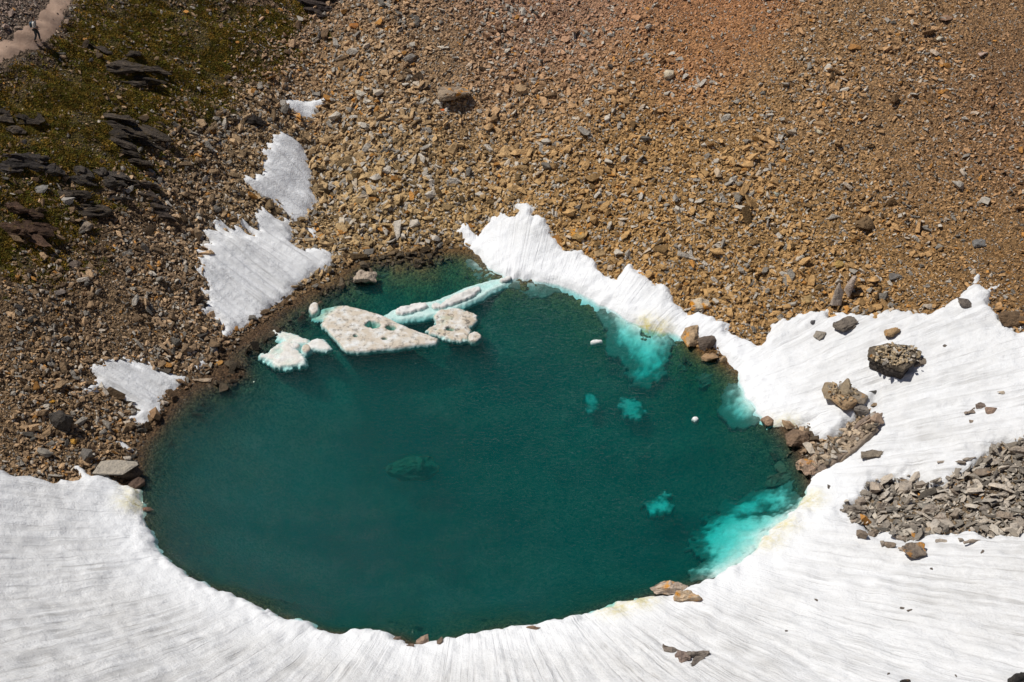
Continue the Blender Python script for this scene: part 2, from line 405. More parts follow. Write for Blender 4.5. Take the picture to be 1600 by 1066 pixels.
def make_moss():
    m, t, b, out = mat_new('moss'); k = NT(t)
    c = k.att('col', 'INSTANCER').outputs['Color']
    t.links.new(c, b.inputs['Base Color'])
    return m
M_SLATE = make_slate()
M_GROUND, M_ROCK, M_SNOW, M_ICE, M_WATER, M_PATH, M_MOSS = make_ground(), make_rock(), make_snow(), make_ice(), make_water(), make_path(), make_moss()

# ------------------------------------------------------------------ ground colour zones (mineral colour of the rubble, with some shade and haze painted in)
ZC = [((560,330),(0.40,0.31,0.185),6.5),((760,300),(0.40,0.30,0.165),7),((950,260),(0.42,0.275,0.13),7),((1120,330),(0.40,0.275,0.14),7),((1330,380),(0.33,0.22,0.11),7),
 ((1120,20),(0.46,0.245,0.14),4.5),((820,30),(0.37,0.245,0.19),8),((1350,150),(0.35,0.24,0.145),8),((1560,200),(0.24,0.15,0.095),7),((1580,450),(0.25,0.165,0.09),5),((620,80),(0.33,0.25,0.17),6),  # top middle zones reddened, painting the pink haze into the rubble colour
 ((470,60),(0.22,0.16,0.12),5),((330,280),(0.31,0.235,0.16),7),((150,120),(0.20,0.15,0.09),8),((60,330),(0.17,0.12,0.075),6),((120,480),(0.27,0.20,0.13),6),((60,620),(0.30,0.22,0.14),5),
 ((250,470),(0.33,0.25,0.17),5),((30,20),(0.50,0.42,0.40),4),((520,120),(0.40,0.28,0.17),3),((150,700),(0.30,0.22,0.14),4),((1450,790),(0.24,0.20,0.16),6)]
zc_p = to_ground([z[0] for z in ZC])[:, :2]; zc_c = np.array([z[1] for z in ZC]) * np.array([[0.80 if z[0][0] < 300 and z[0][1] < 400 else (1.25 if z[0][0] < 440 else 1.6)] for z in ZC]) * np.array([[1.05, 0.99, 0.93] if z[0][0] < 440 else [1.06, 0.99, 0.87] for z in ZC]); zc_s = np.array([z[2] for z in ZC])  # upper left zones scaled down: shadow and vignette painted into their colour
def zone_col(x, y):
    x = np.ravel(x); y = np.ravel(y)
    xx = x + 2.5 * fbm(x / 6, y / 6, 71); yy = y + 2.5 * fbm(x / 6, y / 6, 72)
    W = np.zeros(len(x)); Cc = np.zeros((len(x), 3))
    for (px, py), c, s in zip(zc_p, zc_c, zc_s):
        w_ = np.exp(-((xx - px) ** 2 + (yy - py) ** 2) / (2 * (s * 0.7) ** 2)) + 1e-7
        W += w_; Cc += w_[:, None] * c
    c = Cc / W[:, None]
    d = D(x, y)
    wet = sstep(1.5, -0.1, d + 0.5 * fbm(x / 1.2, y / 1.2, 75))[:, None]
    c = c * (1 - wet) + c * np.array([0.42, 0.38, 0.36]) * wet
    deep = sstep(-2.0, -7.0, d + 2.0 * fbm(x / 3.0, y / 3.0, 77))[:, None]
    bedm = sstep(-0.35, 0.4, fbm(x / 4.0, y / 2.6, 78) + 0.4 * fbm(x / 1.0, y / 0.8, 79))[:, None]
    return c * (1 - deep) + (np.array([0.10, 0.10, 0.09]) * (1 - bedm) + np.array([0.33, 0.33, 0.29]) * bedm) * deep

# ------------------------------------------------------------------ the ground sheet
def stretch(a0, a1, step, end0, end1):
    core = list(np.arange(a0, a1 + step / 2, step)); s = step; x = core[-1]; hi = []
    while x < end1: s *= 1.25; x += s; hi.append(x)
    s = step; x = core[0]; lo = []
    while x > end0: s *= 1.25; x -= s; lo.append(x)
    return np.array(lo[::-1] + core + hi)
tx = stretch(-48, 48, 0.24, -900, 900); ty = stretch(-34, 52, 0.24, -900, 900)
TX, TY = np.meshgrid(tx, ty)
inner = (TX > GX0) & (TX < GX1) & (TY > GY0) & (TY < GY1)
TZ = np.where(inner, H(TX, TY), 0)
hr, _ = height_raw(TX[~inner], TY[~inner]); TZ[~inner] = hr
rr = np.hypot(TX - LC[0], TY - LC[1]); far_cap = 60 + 30 * fbm(TX / 60, TY / 60, 5)
TZ = np.where(rr > 60, np.minimum(TZ, far_cap + 0.25 * (TZ - far_cap)), TZ)
# keep the spot the photographer stands above free
bs_t = bank_sd(TX, TY)
idx = np.arange(TX.size).reshape(TX.shape)
me = mesh_np('hillside', np.stack([TX.ravel(), TY.ravel(), TZ.ravel()], 1), [np.stack([idx[:-1, :-1].ravel(), idx[:-1, 1:].ravel(), idx[1:, 1:].ravel(), idx[1:, :-1].ravel()], 1)])
attr(me, 'gcol', np.concatenate([zone_col(TX, TY), np.ones((TX.size, 1))], 1), 'FLOAT_COLOR')
def moss_amt(x, y):
    s = poly_sd(MOSS, x, y)
    return sstep(-2.0, 2.5, s + 1.3 * fbm(np.ravel(x) / 3.0, np.ravel(y) / 3.0, 81))
attr(me, 'moss', moss_amt(TX, TY) * 0.62)
tag(obj('hillside', me, M_GROUND), kind='structure')

# ------------------------------------------------------------------ the lake
big = LAKE + (LAKE - LC) / np.linalg.norm(LAKE - LC, axis=1, keepdims=True) * 1.6
n = len(big)
bm = bmesh.new()
tv = [bm.verts.new((p[0], p[1], 0.0)) for p in big]; bv = [bm.verts.new((p[0], p[1], -7.0)) for p in big]
bm.faces.new(tv); bm.faces.new(bv[::-1])
for i in range(n): bm.faces.new((tv[i], bv[i], bv[(i + 1) % n], tv[(i + 1) % n]))
bmesh.ops.recalc_face_normals(bm, faces=bm.faces)
me = bpy.data.meshes.new('lake'); bm.to_mesh(me); bm.free()
tag(obj('lake', me, M_WATER), kind='structure')

# ------------------------------------------------------------------ snow
def radial(x, y):
    return np.arctan2(y - LC[1], x - LC[0]) * 24.0, np.hypot(x - LC[0], y - LC[1])
ALG = [((1010,512),0.9),((1030,516),0.7),((1232,672),0.8),((1215,670),0.6),((1262,785),0.7),((1225,825),0.7),((1200,850),0.6),((1000,942),0.9),((960,955),0.8),((215,765),0.6),((207,790),0.7)]
alg_p = to_plane([a[0] for a in ALG], 0.1)
def bank_top(X, Y, S):
    a, r = radial(X, Y); d = D(X, Y)
    th = 0.55 * (1 - np.exp(-np.maximum(S, 0) / 0.38)) + np.minimum(S, 0) * 1.1
    on = sstep(0.3, 1.6, S) * sstep(0.8, 4.0, d)
    wob = a + 0.7 * fbm(X / 5, Y / 5, 91)
    run = 0.10 * fbm(wob * 0.95, r * 0.07, 92, 3) + 0.07 * fbm(wob * 2.7, r * 0.16, 93, 3) + 0.05 * fbm(X * 1.6, Y * 1.6, 94, 3)
    edge = (0.12 * fbm(X * 1.1, Y * 1.1, 96, 4) + 0.16 * fbm(X * 1.6, Y * 1.6, 98, 3) * sstep(2.2, 0.3, S)) * sstep(0.0, 0.3, S)
    base = np.where(d > 0, H(X, Y), np.minimum(H(X, Y), 0.0) * 0.55)
    return base + th + on * run + edge
me, vx, vy, S = grid_solid('snow_bank', -52, 58, -34, 22, 0.125, bank_sd, bank_top, lambda X, Y, S: H(X, Y) - 0.6, 0.5)
a, r = radial(vx, vy)
attr(me, 'rc', np.stack([a, r, vx * 0], 1), 'FLOAT_VECTOR')
dd = D(vx, vy)
attr(me, 'dirt', 0.06 + 0.98 * sstep(0.6, 3.6, dd) * (0.75 + 0.5 * fbm(vx / 8, vy / 8, 97)))
al = np.zeros(len(vx))
for (px, py), s in zip(alg_p, [q[1] for q in ALG]): al = np.maximum(al, s * np.exp(-((vx - px) ** 2 + (vy - py) ** 2) / (2 * 0.55 ** 2)))
attr(me, 'algae', al)
tag(obj('snow_bank', me, M_SNOW), 'broad white snow bank with melt grooves wrapping around the near and right shore', 'snow')

def snow_patch(px, label, px_dir, thick=0.4, amp=0.5, res=0.09):
    P = gpoly(px)
    q = to_ground(px_dir)[:, :2]; v = q[1] - q[0]; v /= np.linalg.norm(v); u = np.array([-v[1], v[0]])
    def sdf(X, Y):
        x, y = X.ravel(), Y.ravel(); uu = x * u[0] + y * u[1]; vv = x * v[0] + y * v[1]
        f = fbm(uu / 0.3, vv / 4.0, 101, 2); f2 = fbm(uu / 1.2, vv / 7.0, 102, 2)
        return (poly_sd(P, x, y) + amp * sstep(0.5, 3.0, D(x, y)) * (1.15 * f + 0.7 * f2 + 0.28) + 0.12 * fbm(x / 0.25, y / 0.25, 103, 2) * min(1, amp * 2)).reshape(X.shape)
    def top(X, Y, S):
        uu = X * u[0] + Y * u[1]; vv = X * v[0] + Y * v[1]
        th = 0.62 * thick * (1 - np.exp(-np.maximum(S, 0) / 0.3)) + np.minimum(S, 0) * 1.0
        return H(X, Y) + th + sstep(0.1, 0.7, S) * (0.26 * fbm(uu / 0.5, vv / 6.0, 105, 2) + 0.02 * fbm(X / 0.3, Y / 0.3, 106, 2))
    x0, y0 = P.min(0) - 1; x1, y1 = P.max(0) + 1
    me, vx, vy, S = grid_solid('snow_patch', x0, x1, y0, y1, res, sdf, top, lambda X, Y, S: H(X, Y) - 0.5, 0.35)
    attr(me, 'rc', np.stack([vx * u[0] + vy * u[1], vx * v[0] + vy * v[1], vx * 0], 1), 'FLOAT_VECTOR')
    attr(me, 'dirt', 0.6 + 0.3 * fbm(vx / 2, vy / 2, 107)); attr(me, 'algae', np.zeros(len(vx)))
    PATCHES.append(P)
    return tag(obj('snow_patch', me, M_SNOW), label, 'snow patch', 'snow patches in the gully and left shore')
PATCHES = []
snow_patch([(440,160),(455,158),(463,156),(478,160),(495,155),(509,154),(506,163),(497,170),(490,186),(478,187),(466,180),(455,172)], 'smallest triangular snow patch highest up the gully', [(440,160),(480,187)], 0.5, 0.12)
snow_patch([(428,212),(438,207),(455,213),(470,220),(478,235),(480,250),(488,262),(482,285),(490,310),(488,325),(482,342),(465,347),(450,335),(435,318),(410,308),(395,298),(383,285),(382,278),(398,276),(410,265),(420,240)],
 'tall white snow patch in the middle of the gully with grooved surface', [(400,270),(470,330)], 0.45, 0.35)
snow_patch([(320,362),(345,358),(355,368),(380,360),(385,372),(398,370),(402,338),(408,322),(420,332),(438,345),(452,342),(458,365),(455,380),(470,392),(500,390),(515,395),(524,410),(505,422),(490,428),(470,445),(455,460),(425,480),(400,500),(375,515),(355,525),(346,534),(350,515),(330,490),(315,485),(325,478),(325,465),(308,445),(325,452),(330,440),(315,420),(322,418),(310,394),(322,398),(330,380)],
 'largest snow patch at the gully foot, fringed with fingers, touching the water', [(320,400),(400,465)], 0.5, 0.5)
snow_patch([(478,356),(490,356),(498,372),(488,378)], 'tiny snow remnant beside a tan boulder above the shore', [(480,356),(492,376)], 0.25, 0.1)
snow_patch([(141,577),(160,573),(172,563),(195,561),(215,570),(222,564),(245,578),(265,585),(294,587),(282,602),(268,615),(250,622),(252,640),(240,652),(228,669),(203,654),(215,640),(200,628),(180,615),(160,608),(141,607),(150,592)],
 'ragged snow patch with dark holes above the left shore', [(150,580),(250,640)], 0.35, 0.45)
snow_patch([(328,543),(341,541),(341,553),(330,554)], 'tiny square snow scrap just below the largest gully patch', [(328,543),(340,553)], 0.25, 0.08)
snow_patch([(303,572),(316,557),(323,560),(322,570),(310,579)], 'small bent snow scrap beside the flat tan shore stone', [(303,560),(320,575)], 0.25, 0.08)
snow_patch([(180,690),(190,688),(211,704),(203,708)], 'thin sliver of snow between left shore and dark boulders', [(180,690),(208,706)], 0.22, 0.08)
PATCH_D = PATCHES

def on_snow_sd(x, y):
    x = np.ravel(x); y = np.ravel(y)
    s = bank_sd(x, y)
    for P in PATCHES:
        s = np.maximum(s, poly_sd(P, x, y))
    return s
_sx = np.arange(-60, 60.1, 0.2); _sy = np.arange(-40, 40.1, 0.2); _SX, _SY = np.meshgrid(_sx, _sy)
_S = bank_sd(_SX, _SY); _SG = np.where(_S > -0.3, np.maximum(H(_SX, _SY), bank_top(_SX, _SY, _S)), H(_SX, _SY))
def surf(x, y):
    """height of whatever is on top: ground or snow bank"""
    x = np.atleast_1d(np.asarray(x, float)); y = np.atleast_1d(np.asarray(y, float))
    fx = np.clip((x + 60) / 0.2, 0, len(_sx) - 1.001); fy = np.clip((y + 40) / 0.2, 0, len(_sy) - 1.001)
    ix = fx.astype(int); iy = fy.astype(int); fx = fx - ix; fy = fy - iy
    z = (_SG[iy, ix] * (1 - fx) + _SG[iy, ix + 1] * fx) * (1 - fy) + (_SG[iy + 1, ix] * (1 - fx) + _SG[iy + 1, ix + 1] * fx) * fy
    return np.where(y > 39.5, H(x, y), z)

# ------------------------------------------------------------------ path
def path_sdf(X, Y): return (poly_sd(PATH, X, Y) + 0.25 * fbm(X.ravel() / 0.8, Y.ravel() / 0.8, 111)).reshape(X.shape)
x0, y0 = PATH.min(0) - 1; x1, y1 = PATH.max(0) + 1
me, vx, vy, S = grid_solid('path', x0, x1, y0, y1, 0.15, path_sdf, lambda X, Y, S: H(X, Y) + 0.12 * sstep(-0.3, 0.4, S) - 0.08, lambda X, Y, S: H(X, Y) - 0.4, 0.4)
tag(obj('path', me, M_PATH), kind='structure')

def empty(name, P, yaw=0.0):
    o = bpy.data.objects.new(name, None); COL.objects.link(o); o.location = P; o.rotation_euler = (0, 0, yaw); o.empty_display_size = 0.3; return o
# ------------------------------------------------------------------ the walker on the path
def surf_path(x, y): return H(x, y) + 0.04
P = to_ground([(59,66)])[0]; P[2] = H(P[0:1], P[1:2])[0] + 0.04
person = empty('person', P, R(-85)); tag(person, 'person in pale top and dark trousers with a blue backpack walking up the path', 'person')
def skin(name, joints, edges, mat, parent, sub=2, root=0):
    me = bpy.data.meshes.new(name); me.from_pydata([j[0] for j in joints], edges, [])
    o = bpy.data.objects.new(name, me); COL.objects.link(o)
    md = o.modifiers.new('skin', 'SKIN'); md.use_smooth_shade = True
    for v, j in zip(me.skin_vertices[0].data, joints):
        r_ = j[1]; v.radius = r_ if isinstance(r_, tuple) else (r_, r_)
    me.skin_vertices[0].data[root].use_root = True
    sb = o.modifiers.new('sub', 'SUBSURF'); sb.levels = sub; sb.render_levels = sub
    dg = bpy.context.evaluated_depsgraph_get(); ev = bpy.data.meshes.new_from_object(o.evaluated_get(dg))
    bpy.data.objects.remove(o); ev.materials.clear(); ev.materials.append(mat); ev.name = name
    ev.polygons.foreach_set('use_smooth', [True] * len(ev.polygons))
    return obj(name, ev, mat, parent)
M_SKIN = flat('skin_tone', (0.38,0.22,0.14), 0.6); M_SHIRT = flat('pale_cloth', (0.78,0.75,0.68)); M_TRS = flat('dark_trousers', (0.05,0.062,0.07)); M_HAIR = flat('dark_hair', (0.015,0.012,0.01), 0.6)
M_PACK = flat('blue_pack', (0.06,0.11,0.16)); M_BOOT = flat('boots', (0.03,0.025,0.02))
# facing +Y (local); left foot ahead
J = [((0,0,0.95),(0.15,0.11)),((0,0.01,1.12),(0.135,0.10)),((0,0.02,1.32),(0.165,0.115)),((0,0.02,1.45),(0.10,0.08)),((0,0.03,1.52),0.055),((0,0.05,1.60),(0.075,0.085)),((0,0.06,1.70),(0.078,0.095)),((0,0.05,1.77),(0.05,0.06)),
 ((-0.19,0.02,1.42),0.058),((-0.25,-0.04,1.16),0.045),((-0.22,0.14,0.97),0.036),((0.19,0.02,1.42),0.058),((0.25,0.0,1.15),0.045),((0.20,0.20,1.02),0.036),
 ((-0.10,0.02,0.90),0.09),((-0.10,0.16,0.50),0.062),((-0.10,0.16,0.09),0.042),((-0.10,0.28,0.04),0.035),((0.10,0.0,0.90),0.09),((0.10,0.02,0.49),0.062),((0.10,-0.16,0.12),0.042),((0.10,-0.05,0.04),0.035)]
E = [(0,1),(1,2),(2,3),(3,4),(4,5),(5,6),(6,7),(3,8),(8,9),(9,10),(3,11),(11,12),(12,13),(0,14),(14,15),(15,16),(16,17),(0,18),(18,19),(19,20),(20,21)]
for hand in (10, 13):
    hx, hy, hz = J[hand][0]; sgn = -1 if hand == 10 else 1
    pi = len(J); J.append(((hx - sgn * 0.01, hy + 0.07, hz - 0.035), (0.034, 0.018))); E.append((hand, pi))
    for f_ in range(4):
        a_ = len(J); fl = (0.036, 0.042, 0.038, 0.030)[f_]; ox = (f_ - 1.5) * 0.020
        J.append(((hx + ox, hy + 0.07 + fl, hz - 0.05), 0.009)); J.append(((hx + ox, hy + 0.07 + fl * 1.5, hz - 0.05 - fl), 0.008)); E += [(pi, a_), (a_, a_ + 1)]
    a_ = len(J); J.append(((hx - sgn * 0.05, hy + 0.05, hz - 0.03), 0.010)); J.append(((hx - sgn * 0.06, hy + 0.09, hz - 0.045), 0.008)); E += [(pi, a_), (a_, a_ + 1)]
body = skin('body', J, E, M_SKIN, person)
g = lambda i, k: (J[i][0], tuple(q * k for q in (J[i][1] if isinstance(J[i][1], tuple) else (J[i][1],) * 2)))
skin('shirt', [((0,0,0.93),(0.165,0.125)),g(1,1.16),g(2,1.13),g(3,1.15),g(8,1.2),g(9,1.25),((-0.235,0.03,1.08),0.052),g(11,1.2),g(12,1.25),((0.23,0.08,1.10),0.052)], [(0,1),(1,2),(2,3),(3,4),(4,5),(5,6),(3,7),(7,8),(8,9)], M_SHIRT, person)
skin('trousers', [((0,0,0.97),(0.16,0.12)),g(14,1.14),g(15,1.25),((-0.10,0.16,0.13),0.06),g(18,1.14),g(19,1.25),((0.10,-0.15,0.15),0.06)], [(0,1),(1,2),(2,3),(0,4),(4,5),(5,6)], M_TRS, person)
for pts_ in ([((-0.10,0.13,0.06),0.055),((-0.10,0.22,0.05),0.05),((-0.10,0.31,0.04),0.042)], [((0.10,-0.18,0.08),0.055),((0.10,-0.09,0.055),0.05),((0.10,0.0,0.04),0.042)]):
    skin('boot', pts_, [(0,1),(1,2)], M_BOOT, person)
skin('hair', [((0,0.0,1.66),(0.085,0.06)),((0,0.02,1.74),(0.088,0.09)),((0,0.05,1.80),(0.065,0.075))], [(0,1),(1,2)], M_HAIR, person)
skin('nose', [((0,0.145,1.685),0.012),((0,0.165,1.665),0.014)], [(0,1)], M_SKIN, person, 1)
pk = skin('backpack', [((0,-0.20,1.02),(0.12,0.08)),((0,-0.21,1.15),(0.13,0.10)),((0,-0.20,1.34),(0.12,0.09)),((0,-0.18,1.42),(0.09,0.06))], [(0,1),(1,2),(2,3)], M_PACK, person)
for sgn in (-1, 1):
    skin('strap', [((sgn*0.11,-0.12,1.46),0.02),((sgn*0.12,0.02,1.53),0.02),((sgn*0.12,0.13,1.40),0.02),((sgn*0.13,0.13,1.20),0.02),((sgn*0.14,-0.08,1.06),0.02)], [(0,1),(1,2),(2,3),(3,4)], M_PACK, pk, 1)

# ------------------------------------------------------------------ stones
def hull_mesh(name, pts, bevel=0.0, sub=0, rough=0.0, seed=0, smooth=False):
    bm = bmesh.new()
    for p in pts: bm.verts.new(p)
    r_ = bmesh.ops.convex_hull(bm, input=bm.verts)
    bmesh.ops.delete(bm, geom=[v for v in bm.verts if not v.link_faces], context='VERTS')
    bmesh.ops.dissolve_limit(bm, angle_limit=R(9), verts=bm.verts, edges=bm.edges)
    if bevel: bmesh.ops.bevel(bm, geom=list(bm.edges), offset=bevel, segments=1, profile=0.6, affect='EDGES', clamp_overlap=True)
    bmesh.ops.triangulate(bm, faces=bm.faces)
    if sub:
        for _ in range(sub): bmesh.ops.subdivide_edges(bm, edges=bm.edges, cuts=1, use_grid_fill=True)
        bmesh.ops.triangulate(bm, faces=bm.faces)
        from mathutils import noise as mn
        off = Vector((seed * 3.7, seed * 1.3, seed * 7.1))
        for v in bm.verts:
            q = v.co * 2.6 + off
            v.co += v.normal * rough * (mn.fractal(q, 0.9, 2.0, 3) + 0.6 * mn.cell(q * 1.3) - 0.3)
    bmesh.ops.recalc_face_normals(bm, faces=bm.faces)
    me = bpy.data.meshes.new(name); bm.to_mesh(me); bm.free()
    if smooth: me.polygons.foreach_set('use_smooth', [True] * len(me.polygons))
    return me
def rock_pts(rs, n, box=0.55):
    p = rs.normal(size=(n, 3)); u = p / np.linalg.norm(p, axis=1, keepdims=True)
    c = p / np.abs(p).max(1, keepdims=True)
    q = (u * (1 - box) + c * box) * rs.uniform(0.78, 1.05, (n, 1))
    return q
PROTO_C = bpy.data.collections.new('stone_shapes'); PROTO = []
for i in range(18):
    rs = np.random.default_rng(200 + i)
    p = rock_pts(rs, rs.integers(9, 14), 0.5) * np.array([1, rs.uniform(0.55, 0.95), rs.uniform(0.3, 0.75)]) * 0.5
    me = hull_mesh('stone_shape', p.tolist()); me.materials.append(M_ROCK); PROTO.append(me)
    o = bpy.data.objects.new('stone_shape_%02d' % i, me); PROTO_C.objects.link(o)

def gn_instances(coll, name):
    g = bpy.data.node_groups.new(name, 'GeometryNodeTree')
    g.interface.new_socket('Geometry', in_out='INPUT', socket_type='NodeSocketGeometry'); g.interface.new_socket('Geometry', in_out='OUTPUT', socket_type='NodeSocketGeometry')
    i = g.nodes.new('NodeGroupInput'); o = g.nodes.new('NodeGroupOutput')
    ci = g.nodes.new('GeometryNodeCollectionInfo'); ci.inputs[0].default_value = coll; ci.inputs['Separate Children'].default_value = True; ci.inputs['Reset Children'].default_value = True
    ip = g.nodes.new('GeometryNodeInstanceOnPoints'); ip.inputs['Pick Instance'].default_value = True
    def na(nm, typ):
        x = g.nodes.new('GeometryNodeInputNamedAttribute'); x.data_type = typ; x.inputs[0].default_value = nm; return x.outputs[0]
    g.links.new(i.outputs[0], ip.inputs['Points']); g.links.new(ci.outputs[0], ip.inputs['Instance'])
    g.links.new(na('pid', 'INT'), ip.inputs['Instance Index']); g.links.new(na('rot', 'FLOAT_VECTOR'), ip.inputs['Rotation']); g.links.new(na('scl', 'FLOAT_VECTOR'), ip.inputs['Scale'])
    g.links.new(ip.outputs[0], o.inputs[0]); return g
G_STONE = gn_instances(PROTO_C, 'scatter_stones')
def slope_rot(x, y, hf, tilt):
    e = 0.3
    nx = -(hf(x + e, y) - hf(x - e, y)) / (2 * e); ny = -(hf(x, y + e) - hf(x, y - e)) / (2 * e)
    nv = np.stack([nx, ny, np.ones_like(nx)], 1) + rng.normal(0, 1, (len(x), 3)) * np.array([1, 1, 0.15]) * np.asarray(tilt).reshape(-1, 1)
    nv /= np.linalg.norm(nv, axis=1, keepdims=True)
    a = rng.uniform(0, 2 * np.pi, len(x)); t = np.stack([np.cos(a), np.sin(a), 0 * a], 1)
    xv = t - nv * (t * nv).sum(1, keepdims=True); xv /= np.linalg.norm(xv, axis=1, keepdims=True)
    yv = np.cross(nv, xv)
    # matrix columns xv,yv,nv -> XYZ euler
    ry = -np.arcsin(np.clip(xv[:, 2], -1, 1)); rx = np.arctan2(yv[:, 2], nv[:, 2]); rz = np.arctan2(xv[:, 1], xv[:, 0])
    return np.stack([rx, ry, rz], 1)
def stone_cols(x, y, n, vary=1.0, base=None):
    c = zone_col(x, y) if base is None else np.tile(np.array(base), (n, 1))
    u = rng.uniform(0, 1, n)
    t = np.ones((n, 3))
    g = c.mean(1, keepdims=True)
    v = np.exp(rng.normal(0.05, 0.46 * vary, (n, 1)))
    c = c * v
    grey = (u < 0.22)[:, None]; c = np.where(grey, g * v * np.array([[1.04, 0.97, 0.86]]), c)
    pale = (u > 0.955)[:, None]; c = np.where(pale, c * 0.3 + np.array([[0.46, 0.43, 0.38]]), c)
    org = ((u > (0.915 if base is None else 0.945)) & (u <= 0.955))[:, None]; c = np.where(org, np.array([[0.42, 0.21, 0.06]]) * v, c)
    dk = ((u > 0.30) & (u < 0.42))[:, None]; c = np.where(dk, c * 0.4, c)
    c = np.clip(c, 0.02, None); mx = c.max(1, keepdims=True); c = np.where(mx > 0.58, c * 0.58 / mx, c)
    if base is None:
        uw = sstep(0.25, -0.25, D(x, y))[:, None]; lum = c.mean(1, keepdims=True)
        c = c * (1 - uw) + np.minimum(lum, 0.3) * np.array([[0.50, 0.40, 0.28]]) * uw
    return c
def scatter(name, pts, rot, scl, col, label=None, mod=G_STONE, npid=18, parent=None):
    me = bpy.data.meshes.new(name); me.vertices.add(len(pts)); me.vertices.foreach_set('co', np.asarray(pts, np.float32).ravel())
    attr(me, 'rot', rot, 'FLOAT_VECTOR'); attr(me, 'scl', scl, 'FLOAT_VECTOR'); attr(me, 'pid', rng.integers(0, npid, len(pts)), 'INT')
    attr(me, 'col', np.concatenate([col, np.ones((len(pts), 1))], 1), 'FLOAT_COLOR'); attr(me, 'lichen', np.zeros(len(pts)))
    o = obj(name, me, None, parent); md = o.modifiers.new('scatter', 'NODES'); md.node_group = mod
    o['kind'] = 'stuff'
    if label: o['label'] = label
    return o

LAND = [((705,143),'the large shaded boulder'),((818,136),'the tan rounded boulder'),((1045,118),'the lone cream boulder'),((905,362),'the orange brown block'),((1095,474),'the whitish stained boulder'),
 ((1316,460),'the two pointed shards'),((1352,348),'the brown slanting shard'),((1530,379),'the blue grey stone'),((1400,432),'the dark grey stone'),((600,297),'the rust orange stone'),((570,150),'the whitish stones by the gully'),
 ((693,72),'the bright flat stone'),((1480,25),'the brown tilted slab'),((1258,205),'the pale pair of stones'),((1340,37),'the pale pointed stone'),((848,80),'the brown upright stone'),((1178,44),'the pale upright stone'),
 ((100,660),'the dark oblong boulder'),((215,615),'the ragged left snow patch'),((415,430),'the largest gully snow patch'),((440,280),'the middle gully snow patch'),((475,170),'the top gully snow patch'),((195,212),'the broad dark outcrop'),
 ((232,303),'the small slate streak'),((115,412),'the dark leaning slab'),((59,66),'the walker'),((200,108),'the highest outcrop'),((317,592),'the flat tan shore stone'),((485,375),'the tan block by the snow remnant'),((572,433),'the pale rock in the shallows'),((820,330),'the upper lobe of the snow strip'),((1530,450),'the right snow tongue')]
def colour_word(c):
    v = sum(c) / 3; sat = (max(c) - min(c)) / max(c)
    if v > 0.42: return 'pale'
    if sat > 0.72 and v > 0.12: return 'orange'
    if v < 0.10: return 'dark'
    if sat < 0.35: return 'grey'
    return 'tan' if v > 0.24 else 'brown'
USED = set()
def stone_label(c, sc, p, land):
    near_ = sorted(((p[0] - q[0][0], p[1] - q[0][1], q[1]) for q in land), key=lambda t: t[0] ** 2 + t[1] ** 2)
    shape = 'long' if sc[0] > 1.55 * sc[1] else ('flat' if sc[2] < 0.85 * sc[1] else 'blocky')
    for dx, dy, nm in near_[:4]:
        r_ = math.hypot(dx, dy)
        near = 'just ' if r_ < 45 else ('well ' if r_ > 110 else '')
        side = ('right of' if dx > 0 else 'left of') if abs(dx) > abs(dy) * 2.2 else (('below' if dy > 0 else 'above') if abs(dy) > abs(dx) * 2.2 else (('below' if dy > 0 else 'above') + ' and ' + ('right of' if dx > 0 else 'left of')))
        lb = '%s %s loose stone %s%s %s' % (shape, colour_word(c), near, side, nm)
        if lb not in USED: break
    USED.add(lb); return lb
# far and left scree: tens of thousands of stones
N = 720000
sx = rng.uniform(-66, 68, N); sy = rng.uniform(-24, 62, N)
pp = project(np.stack([sx, sy, H(sx, sy)], 1))
d = D(sx, sy)
ok = (pp[:, 0] > -420) & (pp[:, 0] < 2050) & (pp[:, 1] > -260) & (pp[:, 1] < 1100) & (d > -2.6)
sx, sy, d, pp = sx[ok], sy[ok], d[ok], pp[ok]
ons = on_snow_sd(sx, sy)
pth = poly_sd(PATH, sx, sy)
mo = moss_amt(sx, sy)
deb = poly_sd(DEBRIS, sx, sy)
u = rng.uniform(0, 1, len(sx))
keep = (ons < 0.05 + 0.25 * (rng.uniform(0, 1, len(sx)) - 0.4)) & (u > 0.55 * mo) & (u > sstep(-0.5, 0.2, pth) * 0.97) & (deb < 0.3)
keep &= (d > -0.3) | (u < 0.45 * sstep(-2.6, -0.2, d))
keep &= (d > 0.8) | (u < 0.55)
keep &= (np.abs(d) > 0.5) | (u < 0.4)
keep &= (d > 0.1) | (ons < -1.6)
sx, sy, d, mo = sx[keep], sy[keep], d[keep], mo[keep]
fine = 0.148 - 0.048 * sstep(5, 24, d)                       # smaller stones higher up
coarse = 1 + 0.45 * sstep(0.1, 0.7, fbm(sx / 5.5, sy / 5.5, 121)) + 0.35 * np.exp(-((sx + 9) / 8) ** 2) + 0.1 * sstep(20, 34, sx) * sstep(20, 8, sy)
size = fine * coarse * np.exp(rng.normal(-0.04, 0.46, len(sx)))
runl = sstep(0.12, 0.5, fbm(sx / 2.2 + 0.12 * sy, sy / 11.0, 125, 3)) * sstep(2, 6, d)
size = size * (1 - 0.38 * runl)
bigm = rng.uniform(0, 1, len(sx)) < 0.02 * (1 - 0.8 * runl) * (1 - 0.6 * sstep(8, 24, d))
size = np.where(bigm, size * rng.uniform(1.5, 2.8, len(sx)), size); size = np.clip(size, 0.07, 0.75)
scl = np.stack([size * rng.uniform(1.1, 1.9, len(sx)), size * rng.uniform(0.9, 1.3, len(sx)), size * rng.uniform(0.8, 1.4, len(sx))], 1)
rot = slope_rot(sx, sy, H, rng.uniform(0.15, 0.95, len(sx)))
col = stone_cols(sx, sy, len(sx))
sz = H(sx, sy) + size * rng.uniform(0.05, 0.55, len(sx))
pts = np.stack([sx, sy, sz], 1)
